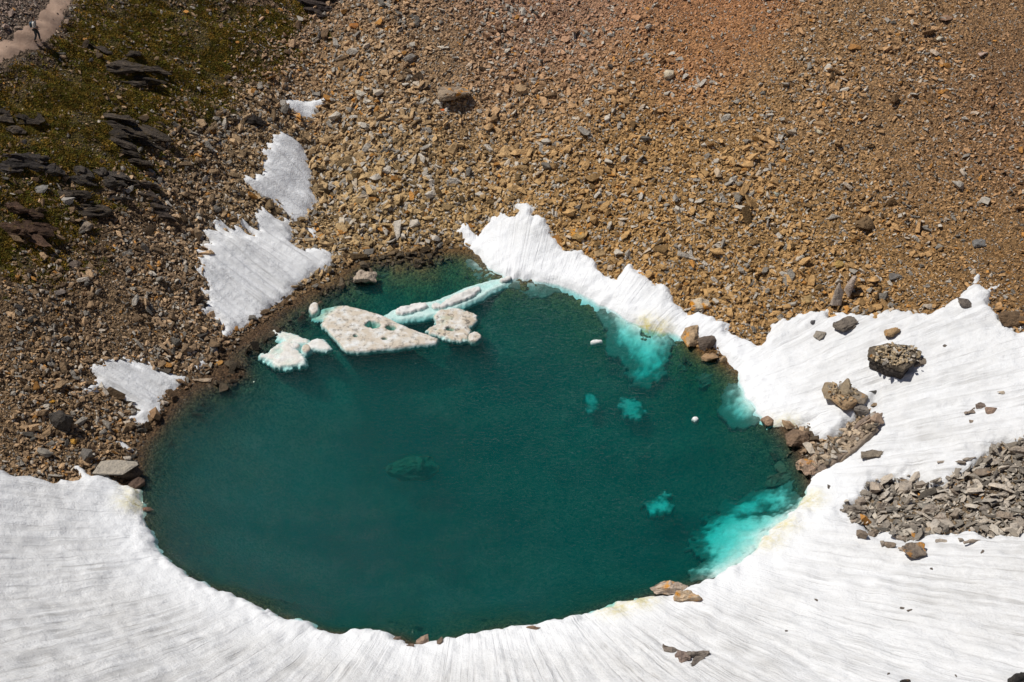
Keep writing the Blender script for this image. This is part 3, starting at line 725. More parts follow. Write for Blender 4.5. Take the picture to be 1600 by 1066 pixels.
# the largest ones in the frame stand as stones of their own
pp = project(pts); vis = (pp[:, 0] > 5) & (pp[:, 0] < 1595) & (pp[:, 1] > 5) & (pp[:, 1] < 1060) & (d > 0.3)
order = np.argsort(-(size * vis))[:150]
mask = np.ones(len(sx), bool); mask[order] = False
scatter('scree', pts[mask], rot[mask], scl[mask], col[mask], 'loose tan and grey scree stones covering the far and left slopes')
print('SCREE', mask.sum())
for i in order:
    o = obj('scree_stone', PROTO[int(rng.integers(0, 18))], None, None, pts[i], rot[i]); o.scale = scl[i]
    o['col'] = [float(q) for q in col[i]] ; o['lichen'] = 0.0
    tag(o, stone_label(col[i], scl[i], pp[i], LAND), 'stone', 'larger loose stones among the scree')

# ------------------------------------------------------------------ single boulders
TAN, GREY, DARK, PALE, ORG, PINK, BRN = (0.36,0.27,0.17), (0.25,0.23,0.20), (0.10,0.09,0.085), (0.58,0.53,0.45), (0.50,0.25,0.07), (0.42,0.31,0.23), (0.20,0.14,0.09)
def pxm(P): return FPX / ((np.asarray(P) - CAM) @ FWD)           # pixels per metre there
def boulder(name, px, py, wpx, hpx, col, label=None, seed=0, kind='block', yaw=0.0, lichen=0.0, cat='boulder', z=None, lift=0.12, group=None, hf=None):
    P = to_ground([(px, py + hpx * 0.15)], hf or (lambda x, y: np.maximum(surf(x, y), 0.0)))[0] if z is None else np.append(to_plane([(px, py + hpx * .15)], z)[0], z)
    s = 1.0 / pxm(P)
    wm = wpx * s; hm = hpx * s
    e = math.asin(min(0.95, (CAM[2] - P[2]) / np.linalg.norm(CAM - P)))
    dep = min(wm * 0.9, hm / math.sin(e) * 0.62)
    hz = max(0.28 * wm, (hm - dep * math.sin(e) * 0.8) / math.cos(e)); hz = min(hz, (1.1 if kind != 'shard' else 2.0) * wm)
    rs = np.random.default_rng(1000 + seed)
    if kind == 'block':   p = rock_pts(rs, 15, 0.75)
    elif kind == 'round': p = rock_pts(rs, 26, 0.3)
    elif kind == 'slab':  p = rock_pts(rs, 13, 0.85); hz = max(0.12 * wm, hz * 0.7)
    elif kind == 'shard':
        p = rock_pts(rs, 10, 0.5); p[:, 0] *= 1 - 0.55 * (p[:, 2] + 1) / 2; p[:, 1] *= 1 - 0.5 * (p[:, 2] + 1) / 2
    big_ = wpx > 18
    p = p * np.array([wm, dep, hz]) * 0.54
    me = hull_mesh(name, p.tolist(), bevel=0.03 * wm if big_ else 0.0, sub=2 if wpx > 30 else (1 if big_ else 0), rough=(0.06 if kind != 'shard' else 0.015) * min(wm, 1.6), seed=seed)
    o = obj(name, me, M_ROCK, None, (P[0], P[1], P[2] + hz * lift), (0, 0, yaw))
    o['col'] = list(col); o['lichen'] = lichen
    if label: tag(o, label, cat, group)
    return o, P, (wm, dep, hz)
B = boulder
B('boulder',572,433,44,28,(0.46,0.39,0.32),'pale rock wet at its base in the shallows near the gully snow',401,'block',0.5,lift=0.2)
B('boulder',705,143,56,36,(0.35,0.28,0.21),'large tan boulder with a dark shadow high on the far scree',2,'block',0.2,0.45,lift=0.3)
B('boulder',818,136,26,20,(0.42,0.29,0.17),'tan rounded boulder right of the large shaded boulder on far scree',3,'round')
B('boulder',1045,118,17,18,(0.60,0.53,0.41),'lone cream boulder standing out high on the far scree',4,'round',lift=0.3)
B('boulder',905,362,34,26,(0.45,0.31,0.14),'orange brown block just above the thin snow strip',5,'block',0.4,0.6)
B('boulder',938,392,24,18,(0.40,0.28,0.15),'small orange brown block at the upper edge of the snow strip',6)
B('boulder',1095,474,44,28,(0.58,0.51,0.40),'whitish boulder with orange stain above the snow strip',7,'round',0,0.55)
B('boulder',1306,466,34,56,(0.44,0.38,0.33),'pointed grey shard standing at the edge of the right snow',8,'shard',0.2,lift=0.35)
B('boulder',1327,452,34,50,(0.46,0.39,0.34),'second pointed grey shard leaning behind the first one',9,'shard',-0.5,lift=0.35)
B('boulder',1320,503,38,32,(0.20,0.175,0.15),'dark grey boulder at the foot of the two pointed shards',10,'block',0.5)
B('boulder',1280,523,22,18,(0.33,0.30,0.26),'small grey boulder alone on the snow below the shards',11,'block',0.3)
B('boulder',1395,516,34,22,(0.40,0.28,0.16),'tan orange wedge boulder on snow above the big slab',12,'block',0.25,0.4)
B('boulder',1437,563,20,18,(0.26,0.22,0.18),'small grey stone tucked against the right end of the big slab',13)
B('boulder',1343,640,28,30,(0.25,0.23,0.21),'rounded dark grey boulder below the rubble covered tan boulder',14,'round')
B('boulder',1248,686,42,36,(0.24,0.17,0.12),'brown block boulder at the water edge by the slate rib',15,'block',0.4,lift=0.3)
B('boulder',1262,730,42,38,(0.44,0.32,0.24),'pink rounded boulder with orange stain at the water edge',16,'round',0.2,0.5,lift=0.3)
B('boulder',1199,656,22,22,(0.40,0.28,0.20),'small pinkish rock poking from the water at the right shore',17,'round')
B('boulder',1083,527,40,32,(0.46,0.34,0.22),'tan boulder at the upper right shore beside submerged ice',18,'block',0.3,0.4,lift=0.3)
B('boulder',1104,536,30,32,(0.15,0.12,0.10),'dark boulder leaning on the tan shore boulder',19,'block',0.8,lift=0.25)
B('boulder',1110,553,30,26,(0.40,0.27,0.16),'orange tan wedge below the dark shore boulder',20,'block',1.0,0.3)
B('boulder',1131,561,13,14,(0.42,0.30,0.18),'smallest of the stones clustered at the upper right shore',21,'round',cat='stone')
B('boulder',1046,918,58,32,(0.55,0.46,0.38),'pale boulder on the near snow edge with orange lower side',22,'round',0.1,0.45,lift=0.3)
B('boulder',1075,932,46,26,(0.55,0.44,0.32),'pale orange boulder joined to the right of the pale near shore boulder',23,'block',-0.3,0.55,lift=0.25)
B('boulder',661,1003,26,20,(0.36,0.27,0.21),'reddish block wedged in the notch of the near snow edge',24,'block',0.5,lift=0.3)
B('boulder',618,996,18,14,(0.20,0.15,0.12),'dark stone left of the reddish block at the near snow edge',25,'slab',0.4,cat='stone')
B('boulder',690,1000,18,14,(0.18,0.14,0.11),'dark stone right of the reddish block at the near snow edge',26,'block',0.9,cat='stone')
B('boulder',640,1008,14,9,(0.24,0.18,0.14),'small flat stone left under the reddish block at near snow edge',27,'slab',0.2,cat='stone')
B('boulder',834,980,24,11,(0.30,0.21,0.15),'brown stone peeping over the near snow edge below mid lake',28,'round',cat='stone')
B('boulder',1427,860,44,36,(0.24,0.20,0.165),'boulder with bright yellow lichen below the debris pile',29,'block',0.3,0.42,lift=0.25)
B('boulder',1365,709,40,22,(0.27,0.235,0.19),'flat split slate boulder alone on snow below the slate rib',30,'slab',0.15,lift=0.3)
B('boulder',100,660,36,50,(0.075,0.068,0.062),'dark charcoal oblong boulder on the left slope',31,'round',0.7,lift=0.3)
B('boulder',134,708,26,42,(0.20,0.19,0.175),'leaning grey slab above the flat shore slab at left',32,'slab',-1.0,lift=0.3)
B('boulder',318,592,32,14,(0.44,0.35,0.26),'flat tan stone at the left shore below the small snow scraps',33,'slab',0.1,lift=0.3)
B('boulder',340,567,18,10,(0.46,0.25,0.08),'orange flat stone on the left shore near snow scraps',34,'slab',0.2,cat='stone')
B('boulder',315,524,20,17,(0.07,0.062,0.055),'dark rock under the lower tip of the largest gully snow patch',35,'block')
B('boulder',257,578,22,15,(0.10,0.085,0.07),'dark stone above the ragged left snow patch',36,'block')
B('boulder',485,375,20,19,(0.44,0.34,0.21),'tan block beside the tiny snow remnant above the shore',37,'block')
B('boulder',1352,348,36,40,(0.20,0.135,0.075),'dark brown slanting shard high on the right scree',38,'slab',-0.9,lift=0.3)
B('boulder',1530,379,24,18,(0.20,0.20,0.20),'blue grey stone on the scree right of the brown shard',39,'round')
B('boulder',1400,432,24,17,(0.19,0.18,0.17),'dark grey stone with pale top on the lower right scree',40,'round')
B('boulder',1262,467,22,18,(0.38,0.27,0.13),'tan block on scree left of the pointed shards',41)
B('boulder',1452,478,18,15,(0.46,0.40,0.33),'pale stone at the top edge of the right snow',42,cat='stone')
B('boulder',1508,472,26,22,(0.16,0.14,0.125),'dark stone in the snow tongue at far right',43)
B('boulder',1580,495,50,36,(0.17,0.115,0.07),'brown rubbly block bounding the right snow tongue',44,'block',0.3)
B('boulder',1312,412,18,18,(0.48,0.33,0.12),'yellowish stone above the pointed shards on right scree',45,'round',cat='stone')
B('boulder',693,72,24,9,(0.62,0.57,0.50),'bright flat pale stone near the top of the far scree',46,'slab',cat='stone')
B('boulder',564,145,20,14,(0.60,0.56,0.48),'whitish stone right of the gully path high on the scree',47,cat='stone')
B('boulder',575,158,14,10,(0.58,0.54,0.47),'smaller whitish stone below the whitish stone by the gully',48,cat='stone')
B('boulder',553,40,16,12,(0.40,0.17,0.05),'rusty stone beside the top of the gully',49,cat='stone')
B('boulder',554,157,9,13,(0.52,0.22,0.04),'small bright orange stone beside the whitish stones by the gully',50,cat='stone')
B('boulder',600,297,18,10,(0.52,0.17,0.03),'bright rust orange stone on the lower far scree',51,'slab',cat='stone')
B('boulder',693,171,9,7,(0.60,0.14,0.03),'tiny red orange stone just below the large shaded boulder',52,cat='stone')
B('boulder',81,628,11,11,(0.58,0.30,0.04),'round yellow orange stone on the left slope above the dark boulder',53,'round',cat='stone')
B('boulder',115,690,11,13,(0.50,0.28,0.06),'orange stone below the dark oblong boulder',54,'round',cat='stone')
B('boulder',570,306,26,16,(0.40,0.33,0.25),'tan boulder left of the rust orange stone on lower scree',55,'round')
B('boulder',848,80,14,18,(0.26,0.18,0.12),'brown upright stone near the top middle of the scree',56,'shard',cat='stone')
B('boulder',1178,44,12,16,(0.55,0.47,0.35),'pale upright stone left near the top of the right scree',57,'shard',cat='stone')
B('boulder',1340,37,13,17,(0.55,0.48,0.38),'pale pointed stone at the top of the right scree',58,'shard',cat='stone')
B('boulder',1468,60,11,12,(0.62,0.57,0.46),'whitish stone at the far top right of the scree',59,'block',cat='stone')
B('boulder',1480,25,28,14,(0.30,0.19,0.13),'brown tilted slab at the top right edge of the scree',60,'slab',0.5)
B('boulder',1335,72,20,14,(0.45,0.23,0.08),'orange brown stone below the pale pointed stone',61,cat='stone')
B('boulder',1536,84,16,12,(0.48,0.36,0.30),'pinkish stone near the right end of the upper scree',62,cat='stone')
B('boulder',1236,205,14,15,(0.52,0.45,0.36),'pale stone in the middle of the right scree, left of a pair',63,cat='stone')
B('boulder',1280,204,14,10,(0.55,0.49,0.36),'pale flat stone in the middle of the right scree, right of a pair',64,'slab',cat='stone')
B('boulder',1213,303,12,10,(0.35,0.38,0.33),'greenish grey stone in the centre of the right scree',65,cat='stone')
B('boulder',107,315,18,22,(0.42,0.40,0.37),'pale grey block among the dark outcrops on the left',66,'slab',0.8,lift=0.4)
B('boulder',63,293,26,18,(0.24,0.235,0.225),'grey rounded block under the long outcrop at left edge',67,'block')
B('boulder',115,412,24,26,(0.15,0.12,0.10),'dark leaning slab on the left slope below the moss',68,'slab',0.9)
B('boulder',92,455,22,18,(0.22,0.19,0.17),'grey slab below the dark leaning slab on left slope',69,'slab')
B('boulder',312,313,10,9,(0.55,0.52,0.48),'single bright pale stone on the left scree',70,cat='stone')
B('boulder',128,352,28,22,(0.26,0.215,0.17),'tan grey slab under the lowest dark outcrop',71,'slab',-0.6)
B('boulder',1590,1062,44,26,(0.045,0.043,0.042),'black rock cut off by the lower right corner',72,'block',0.4,lift=0.3)
B('boulder',1415,1065,18,10,(0.05,0.048,0.046),'small black rock at the lower right frame edge',73,'block')
B('boulder',1564,612,15,8,(0.50,0.44,0.36),'pale flat stone on the right snow above a small stone cluster',74,'slab',cat='stone')
B('boulder',1515,641,24,14,(0.30,0.25,0.21),'leftmost stone of the small cluster on right snow',75,'slab',0.2,cat='stone')
B('boulder',1534,632,22,14,(0.26,0.21,0.18),'middle stone of the small cluster on right snow',76,'block',0.5,cat='stone')
B('boulder',1549,640,22,17,(0.33,0.24,0.19),'rightmost stone of the small cluster on right snow',77,'block',0.1,cat='stone')
B('boulder',1517,658,12,6,(0.28,0.23,0.19),'tiny stone below the small cluster on right snow',78,'slab',cat='stone')
B('boulder',1365,612,16,7,(0.09,0.088,0.085),'thin dark flake on snow below the big slab boulder',79,'slab',0.3,cat='stone')
B('boulder',1271,495 if False else 503,9,7,(0.10,0.10,0.11),'tiny dark stone on snow left of the grey boulder',80,cat='stone') 
for i,(x,y,w_,h_,lb) in enumerate([(1052,1015,42,18,'uppermost left slate of the lone cluster on the near snow'),(1069,1021,38,22,'middle slate of the lone cluster on the near snow'),(1092,1021,42,20,'right slate of the lone cluster on the near snow'),
   (1064,1030,32,16,'lowest left slate of the lone cluster on the near snow'),(1087,1032,30,16,'lowest right slate of the lone cluster on the near snow')]):
    B('slate_stone',x,y,w_,h_,(0.25+0.03*(i%2),0.22,0.195),lb,90+i,'slab',0.3*i-0.5,cat='stone',lift=0.25,group='slate cluster on the near snow')
SLAND = [((1397,560),'the big slab boulder'),((1427,860),'the lichen boulder'),((1072,1023),'the slate cluster'),((1533,638),'the small stone cluster'),((1365,709),'the split slate boulder'),((1590,1062),'the black corner rock'),((1540,722),'the debris pile top')]
for i,(x,y) in enumerate([(1477,540),(1555,738),(1540,722),(1455,888),(1410,950),(1422,953),(1388,1053),(1494,1055),(1277,938),(1230,985),(1535,862),(1295,760)]):
    B('snow_pebble',x,y,7+2*(i%3),5,(0.16,0.14,0.125),stone_label((0.15,0.14,0.13), (7+2*(i%3), 5, 4), (x, y), SLAND).replace('loose stone', 'pebble') + ' on snow',120+i,'slab',i*0.7,cat='stone',group='small stones scattered on the snow')

def stones_on(parent, P, ax, ay, n, smin, smax, base, ztop, yaw=0.0, name='rubble', label=None):
    """loose rubble lying on a rock: real small stones joined as one part"""
    rx = rng.uniform(-1, 1, n); ry = rng.uniform(-1, 1, n)
    k = rx ** 2 + ry ** 2 < 0.95; rx, ry = rx[k] * ax, ry[k] * ay; n = len(rx)
    c, s = math.cos(yaw), math.sin(yaw); x = rx * c - ry * s; y = rx * s + ry * c
    sz = np.exp(rng.uniform(math.log(smin), math.log(smax), n))
    z = ztop(rx, ry) + sz * 0.15
    scl = np.stack([sz * rng.uniform(1, 1.7, n), sz * rng.uniform(0.8, 1.1, n), sz * rng.uniform(0.8, 1.2, n)], 1)
    rot = np.stack([rng.normal(0, .35, n), rng.normal(0, .35, n), rng.uniform(0, 6.28, n)], 1)
    col = stone_cols(x, y, n, 0.9, base)
    return scatter(name, np.stack([x, y, z], 1), rot, scl, col, label, parent=parent)
def slab_mesh(name, L, Wd, T, seed, n=14, rough=0.03):
    rs = np.random.default_rng(5000 + seed); p = rock_pts(rs, n, 0.85) * np.array([L, Wd, T]) * 0.55
    return hull_mesh(name, p.tolist(), bevel=min(L, Wd, T) * 0.12, sub=1, rough=rough * min(L, Wd, 1.0), seed=seed)

# big rubble-topped slab on the right snow: three bedded layers, loose stones on top
P = to_ground([(1397,573)], surf)[0]; s = 1 / pxm(P)
e = empty('slab_boulder', P, 0.12); tag(e, 'big dark layered slab boulder on right snow, its flat top strewn with rubble', 'boulder')
hexa = np.array([(-0.5,0.18),(-0.42,0.42),(-0.05,0.56),(0.35,0.40),(0.50,0.10),(0.28,-0.22),(0.02,-0.52),(-0.22,-0.28)])
for i, (k_, z0, z1, c) in enumerate([(0.88,-0.25,0.28,(0.075,0.066,0.06)),(0.97,0.26,0.50,(0.10,0.088,0.078)),(1.0,0.48,0.82,(0.16,0.135,0.105))]):
    q = hexa * np.array([84 * s, 62 * s]) * k_; rs = np.random.default_rng(60 + i)
    pts_ = [(a + rs.uniform(-.05, .05), b + rs.uniform(-.05, .05), z) for a, b in q for z in (z0, z1)]
    o = obj('layer', hull_mesh('layer', pts_, bevel=0.05, sub=2, rough=0.05, seed=60 + i), M_ROCK, e); o['col'] = list(c); o['lichen'] = 0.0
stones_on(e, P, 41 * s, 27 * s, 260, 0.12, 0.32, (0.56,0.45,0.30), lambda x, y: 0.83 + 0 * x + 0.10 * (1 - (x / 1.6) ** 2), 0, 'rubble', 'small tan and grey stones strewn on the flat top')
# tan rubbly boulder
P = to_ground([(1313,623)], surf)[0]; s = 1 / pxm(P)
e = empty('rubbly_boulder', P, -0.1); tag(e, 'tan crumbling boulder on snow with small rubble on it, above the round grey boulder', 'boulder')
for i, (x, y, w_, h_, t_) in enumerate([(-16,6,34,34,0.7),(10,12,44,30,0.75),(8,-14,26,40,0.6),(22,2,26,30,0.7)]):
    o = obj('block', slab_mesh('block', w_ * s, h_ * s * 1.3, t_, 70 + i), M_ROCK, e, (x * s, y * s * 1.3, 0.2), (0, 0, 0.4 * i)); o['col'] = [(0.36,0.29,0.20),(0.33,0.27,0.19),(0.40,0.28,0.17),(0.30,0.26,0.21)][i]; o['lichen'] = 0.35
stones_on(e, P, 26 * s, 26 * s, 90, 0.10, 0.28, (0.38,0.30,0.20), lambda x, y: 0.50 + 0 * x, 0, 'rubble', 'small tan stones lying on the boulder')
# long slate rib running down to the water
A_, B_ = to_ground([(1262,738),(1372,660)], surf); mid = (A_ + B_) / 2; v = B_ - A_; yaw = math.atan2(v[1], v[0]); Lr = np.hypot(v[0], v[1]); slope_r = v[2] / Lr
e = empty('slate_rib', mid, yaw); tag(e, 'long narrow slate rib covered in rubble reaching from snow to water', 'rock outcrop')
for i, (u0, u1, off, wd, zz, c) in enumerate([(-.52,.10,-.35,1.0,.05,(.16,.13,.105)),(-.30,.40,-.72,.55,.12,(.20,.165,.13)),(0.0,.52,-.1,.7,.15,(.18,.145,.115)),(-.1,.56,.42,.45,.18,(.15,.12,.10)),(-.5,-.1,.35,.8,.0,(.20,.15,.11)),(.25,.60,.12,.4,.30,(.24,.19,.15))]):
    L_ = (u1 - u0) * Lr; xc = (u0 + u1) / 2 * Lr
    o = obj('slab', slab_mesh('slab', L_, wd * 1.05, 0.75, 80 + i, 16), M_ROCK, e, (xc, off * 0.85, xc * slope_r + zz), (0.12 * (i % 3 - 1), -math.atan(slope_r), 0.06 * (i % 2 * 2 - 1))); o['col'] = [float(q * 1.8) for q in c]; o['lichen'] = 0.1
stones_on(e, mid, Lr * 0.5, 0.68, 170, 0.14, 0.55, (0.44,0.36,0.27), lambda x, y: x * slope_r + 0.46 - 0.12 * y ** 2, 0, 'rubble', 'angular tan slate rubble lying along the rib')
B('boulder',1366,662,26,22,(0.44,0.33,0.25),'pinkish wedge stone lying on the upper end of the slate rib',140,'block',0.5,cat='stone',lift=0.9)
B('boulder',1341,682,13,12,(0.46,0.30,0.13),'small orange stone on the slate rib',141,'block',0.2,cat='stone',lift=1.2)
# flat shore slab at left: pale top bed over a darker base bed
P = to_plane([(183,745)], 0.15)[0]; P = np.array([P[0], P[1], 0.15]); s = 1 / pxm(P)
e = empty('shore_slab', P, 0.0); tag(e, 'pale flat slab overhanging the water at the left shore with dark underside', 'boulder')
o = obj('top_layer', slab_mesh('top_layer', 72 * s, 24 * s * 1.4, 0.34, 150, 18), M_ROCK, e, (0, 0.1, 0.62), (0.08, 0.03, 0.03)); o['col'] = [0.40,0.37,0.32]; o['lichen'] = 0.05
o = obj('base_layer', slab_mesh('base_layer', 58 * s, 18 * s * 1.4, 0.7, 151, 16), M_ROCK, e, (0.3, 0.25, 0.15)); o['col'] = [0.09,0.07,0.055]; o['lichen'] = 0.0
B('boulder',212,755,28,26,(0.13,0.09,0.07),'dark brown rock under the right end of the pale shore slab',152,'block',0.4)
B('boulder',228,795,30,10,(0.24,0.13,0.09),'reddish flat rock awash beside the left snow edge',153,'slab',0.1,z=-0.12)

# debris pile on the right snow
DEB = [(1330,797,44,26,'b'),(1368,764,26,26,'b'),(1342,783,20,18,'b'),(1388,774,36,16,'s'),(1412,762,28,28,'b'),(1436,760,16,24,'b'),(1378,790,30,22,'s'),(1400,795,40,16,'s'),(1418,785,14,30,'d'),(1358,820,56,14,'s'),(1370,832,52,16,'s'),
 (1346,836,16,18,'b'),(1450,795,40,24,'s'),(1445,810,32,14,'s'),(1474,812,36,22,'b'),(1495,805,30,30,'d'),(1428,822,36,16,'s'),(1405,838,28,16,'s'),(1435,838,30,14,'s'),(1500,752,40,16,'s'),(1535,740,28,18,'b'),(1578,808,44,20,'s'),
 (1540,794,30,14,'s'),(1572,772,24,14,'b'),(1590,820,26,24,'b'),(1555,720,26,12,'s'),(1590,705,30,20,'b'),(1520,765,26,16,'b'),(1488,770,22,16,'b'),(1462,768,26,18,'s'),(1560,835,28,16,'s'),(1528,820,24,14,'b'),(1390,855 - 3,18,12,'b'),(1410,858,16,12,'b'),(1470,845,18,7,'s'),(1500,843,10,8,'b'),(1522,845,34,8,'s'),(1470,722,14,5,'s'),(1500,722,16,9,'b'),(1515,717,24,8,'s'),(1498,733,12,5,'s'),(1377,850,12,12,'b')]
DLAND = [((1330,797),'the pointed left tip'),((1412,762),'the tall brown block'),((1364,826),'the long slate planks'),((1450,795),'the broad pale plate'),((1495,805),'the upright tan slab'),((1578,808),'the pale elongated slate'),((1427,860),'the lichen boulder'),((1590,700),'the upper right end'),((1520,750),'the upper edge slope')]
places = {0:'pointed stone at the left tip of the debris pile',1:'dark block at the upper left of the debris pile',4:'tall brown block on the upper edge of the debris pile',8:'upright pale flake near the upper edge of the debris pile',9:'long slate plank at the lower left of the debris pile',10:'second long slate plank under the first in the debris pile',12:'broad pale slate plate in the middle of the debris pile',15:'upright tan slab in the middle of the debris pile',21:'pale elongated slate near the right end of the debris pile'}
kk = {'b':'block','s':'slab','d':'shard'}
for i, (x, y, w_, h_, t_) in enumerate(DEB):
    c = np.array([0.35,0.315,0.275]) * rng.uniform(0.65, 1.35) + np.array([0.03, 0.0, -0.02]) * rng.uniform(-0.3, 1)
    B('debris_stone', x, y, w_, h_, [float(q) for q in c], places.get(i) or stone_label(c, (w_, h_, h_), (x, y), DLAND).replace('loose stone', 'slate stone') + ', debris pile', 160 + i, kk[t_], rng.uniform(-0.3, 0.5), 0.28 if i % 14 == 6 else 0.0, 'stone', lift=0.35, group='slate stones of the debris pile')
n = 5200; xx = rng.uniform(DEBRIS[:, 0].min(), DEBRIS[:, 0].max(), n); yy = rng.uniform(DEBRIS[:, 1].min(), DEBRIS[:, 1].max(), n)
k = poly_sd(DEBRIS, xx, yy) > -0.1 + 0.3 * fbm(xx / 0.6, yy / 0.6, 133); xx, yy = xx[k], yy[k]; n = len(xx)
sz = 0.17 * np.exp(rng.normal(0, 0.5, n)); sz = np.clip(sz, 0.08, 0.6)
scatter('debris_rubble', np.stack([xx, yy, surf(xx, yy) + sz * rng.uniform(0.1, 0.8, n)], 1), slope_rot(xx, yy, H, np.full(n, 0.35)),
        np.stack([sz * rng.uniform(1.2, 2.4, n), sz, sz * rng.uniform(0.5, 0.9, n)], 1), stone_cols(xx, yy, n, 1.0, (0.37,0.335,0.29)), 'small slate rubble filling the debris pile on the right snow')

# ------------------------------------------------------------------ dark bedded outcrops on the left slope
def outcrop(px, py, wpx, hpx, nslab, tilt_px, label, seed, c=(0.068,0.056,0.046)):
    P = to_ground([(px, py)])[0]; s = 1 / pxm(P); rs = np.random.default_rng(seed)
    e = empty('rock_outcrop', P, 0.0); tag(e, label, 'rock outcrop', 'dark bedded outcrops on the left slope')
    ang = math.atan2(tilt_px, wpx)
    nslab = nslab * 2
    for i in range(nslab):
        f = (i + 0.5) / nslab - 0.5
        L_ = wpx * s * rs.uniform(0.3, 0.9); x = rs.uniform(-0.33, 0.33) * wpx * s
        yv = -f * hpx * s * 1.25 - math.tan(ang) * x * 1.3
        hz = H(P[0] + x, P[1] + yv) - P[2]
        T = rs.uniform(0.35, 0.75)
        p_ = rock_pts(rs, 18, 0.8) * np.array([L_, rs.uniform(0.5, 1.1), T]) * 0.55
        p_[:, 2] *= np.clip(1.25 - np.abs(p_[:, 0]) / (0.55 * L_), 0.25, 1); p_[:, 1] *= np.clip(1.3 - np.abs(p_[:, 0]) / (0.55 * L_), 0.3, 1)
        me = hull_mesh('bed', p_.tolist(), bevel=0.0, sub=2, rough=0.09, seed=seed * 10 + i)
        o = obj('bed', me, M_SLATE, e, (x, yv, hz + T * 0.08), (rs.normal(0.0, 0.15), rs.normal(0.12, 0.07), -ang * 1.15 + rs.normal(0, 0.10)))
        v_ = rs.uniform(0.7, 1.5); o['col'] = [float(q * v_) for q in c]; o['lichen'] = 0.0
outcrop(200,108,120,44,5,14,'dark slate outcrop highest on the mossy slope with a ragged ledge',11)
outcrop(25,190,90,36,3,22,'dark sloping ledge at the left frame edge in the moss',12)
outcrop(195,212,116,58,6,34,'broad dark bedded outcrop dipping right in mid left slope',13)
outcrop(50,262,110,34,4,-4,'long nearly level dark ledge at the left frame edge',14,(0.05,0.044,0.042))
outcrop(155,280,100,36,4,14,'dark wedge outcrop right of the long level ledge',15,(0.066,0.058,0.052))
outcrop(232,303,76,24,3,16,'small dark streak of slate beds at the right end of the outcrops',16,(0.06,0.048,0.042))
outcrop(130,322,86,30,3,-10,'low dark outcrop just right of the pale grey block',17)
outcrop(30,345,90,44,5,24,'rusty brown bedded outcrop at left edge below the ledges',18,(0.085,0.052,0.036))
outcrop(505,8,80,24,4,10,'dark outcrop at the top frame edge beside the gully',19,(0.06,0.048,0.045))
outcrop(405,195,50,12,2,10,'short dark rock step above the middle gully snow patch',20,(0.05,0.043,0.04))

# moss cushions
MOSS_C = bpy.data.collections.new('moss_shapes')
for i in range(6):
    rs = np.random.default_rng(700 + i); bm = bmesh.new()
    for j in range(26):
        a_ = rs.uniform(0, 6.28); rr_ = rs.uniform(0, 0.5) ; x, y = math.cos(a_) * rr_, math.sin(a_) * rr_
        hh = rs.uniform(0.15, 0.36) * (1 - rr_); dx, dy = rs.normal(0, 0.14, 2); wv = rs.uniform(0.05, 0.10); b_ = rs.uniform(0, 6.28)
        vs_ = [bm.verts.new((x + math.cos(b_) * wv, y + math.sin(b_) * wv, 0)), bm.verts.new((x - math.cos(b_) * wv, y - math.sin(b_) * wv, 0)), bm.verts.new((x + dx, y + dy, hh))]
        bm.faces.new(vs_)
    me = bpy.data.meshes.new('moss_shape'); bm.to_mesh(me); bm.free(); me.materials.append(M_MOSS)
    MOSS_C.objects.link(bpy.data.objects.new('moss_shape_%d' % i, me))
G_MOSS = gn_instances(MOSS_C, 'scatter_moss')
n = 100000; lo_, hi_ = MOSS.min(0) - 3, MOSS.max(0) + 3
xx = rng.uniform(lo_[0], hi_[0], n); yy = rng.uniform(lo_[1], hi_[1], n)
mo = moss_amt(xx, yy); pat = fbm(xx / 1.4, yy / 1.1, 141)
pth = poly_sd(PATH, xx, yy)
k = (rng.uniform(0, 1, n) < mo * sstep(-0.28, 0.35, pat + 0.05)) & (pth < -0.1); xx, yy, pat = xx[k], yy[k], pat[k]; n = len(xx)
sz = rng.uniform(0.25, 0.6, n)
v_ = np.exp(rng.normal(0, 0.35, (n, 1))); mixg = rng.uniform(0, 1, (n, 1)) ** 1.5
col = (np.array([[0.066,0.068,0.008]]) * (1 - mixg) + np.array([[0.19,0.105,0.016]]) * mixg) * v_ * 1.25
scatter('moss', np.stack([xx, yy, H(xx, yy) + 0.02], 1), slope_rot(xx, yy, H, np.full(n, 0.15)), np.stack([sz, sz, sz * 0.8], 1), col, 'olive and rusty moss cushions on the left slope', G_MOSS, 6)
print('MOSS', n)

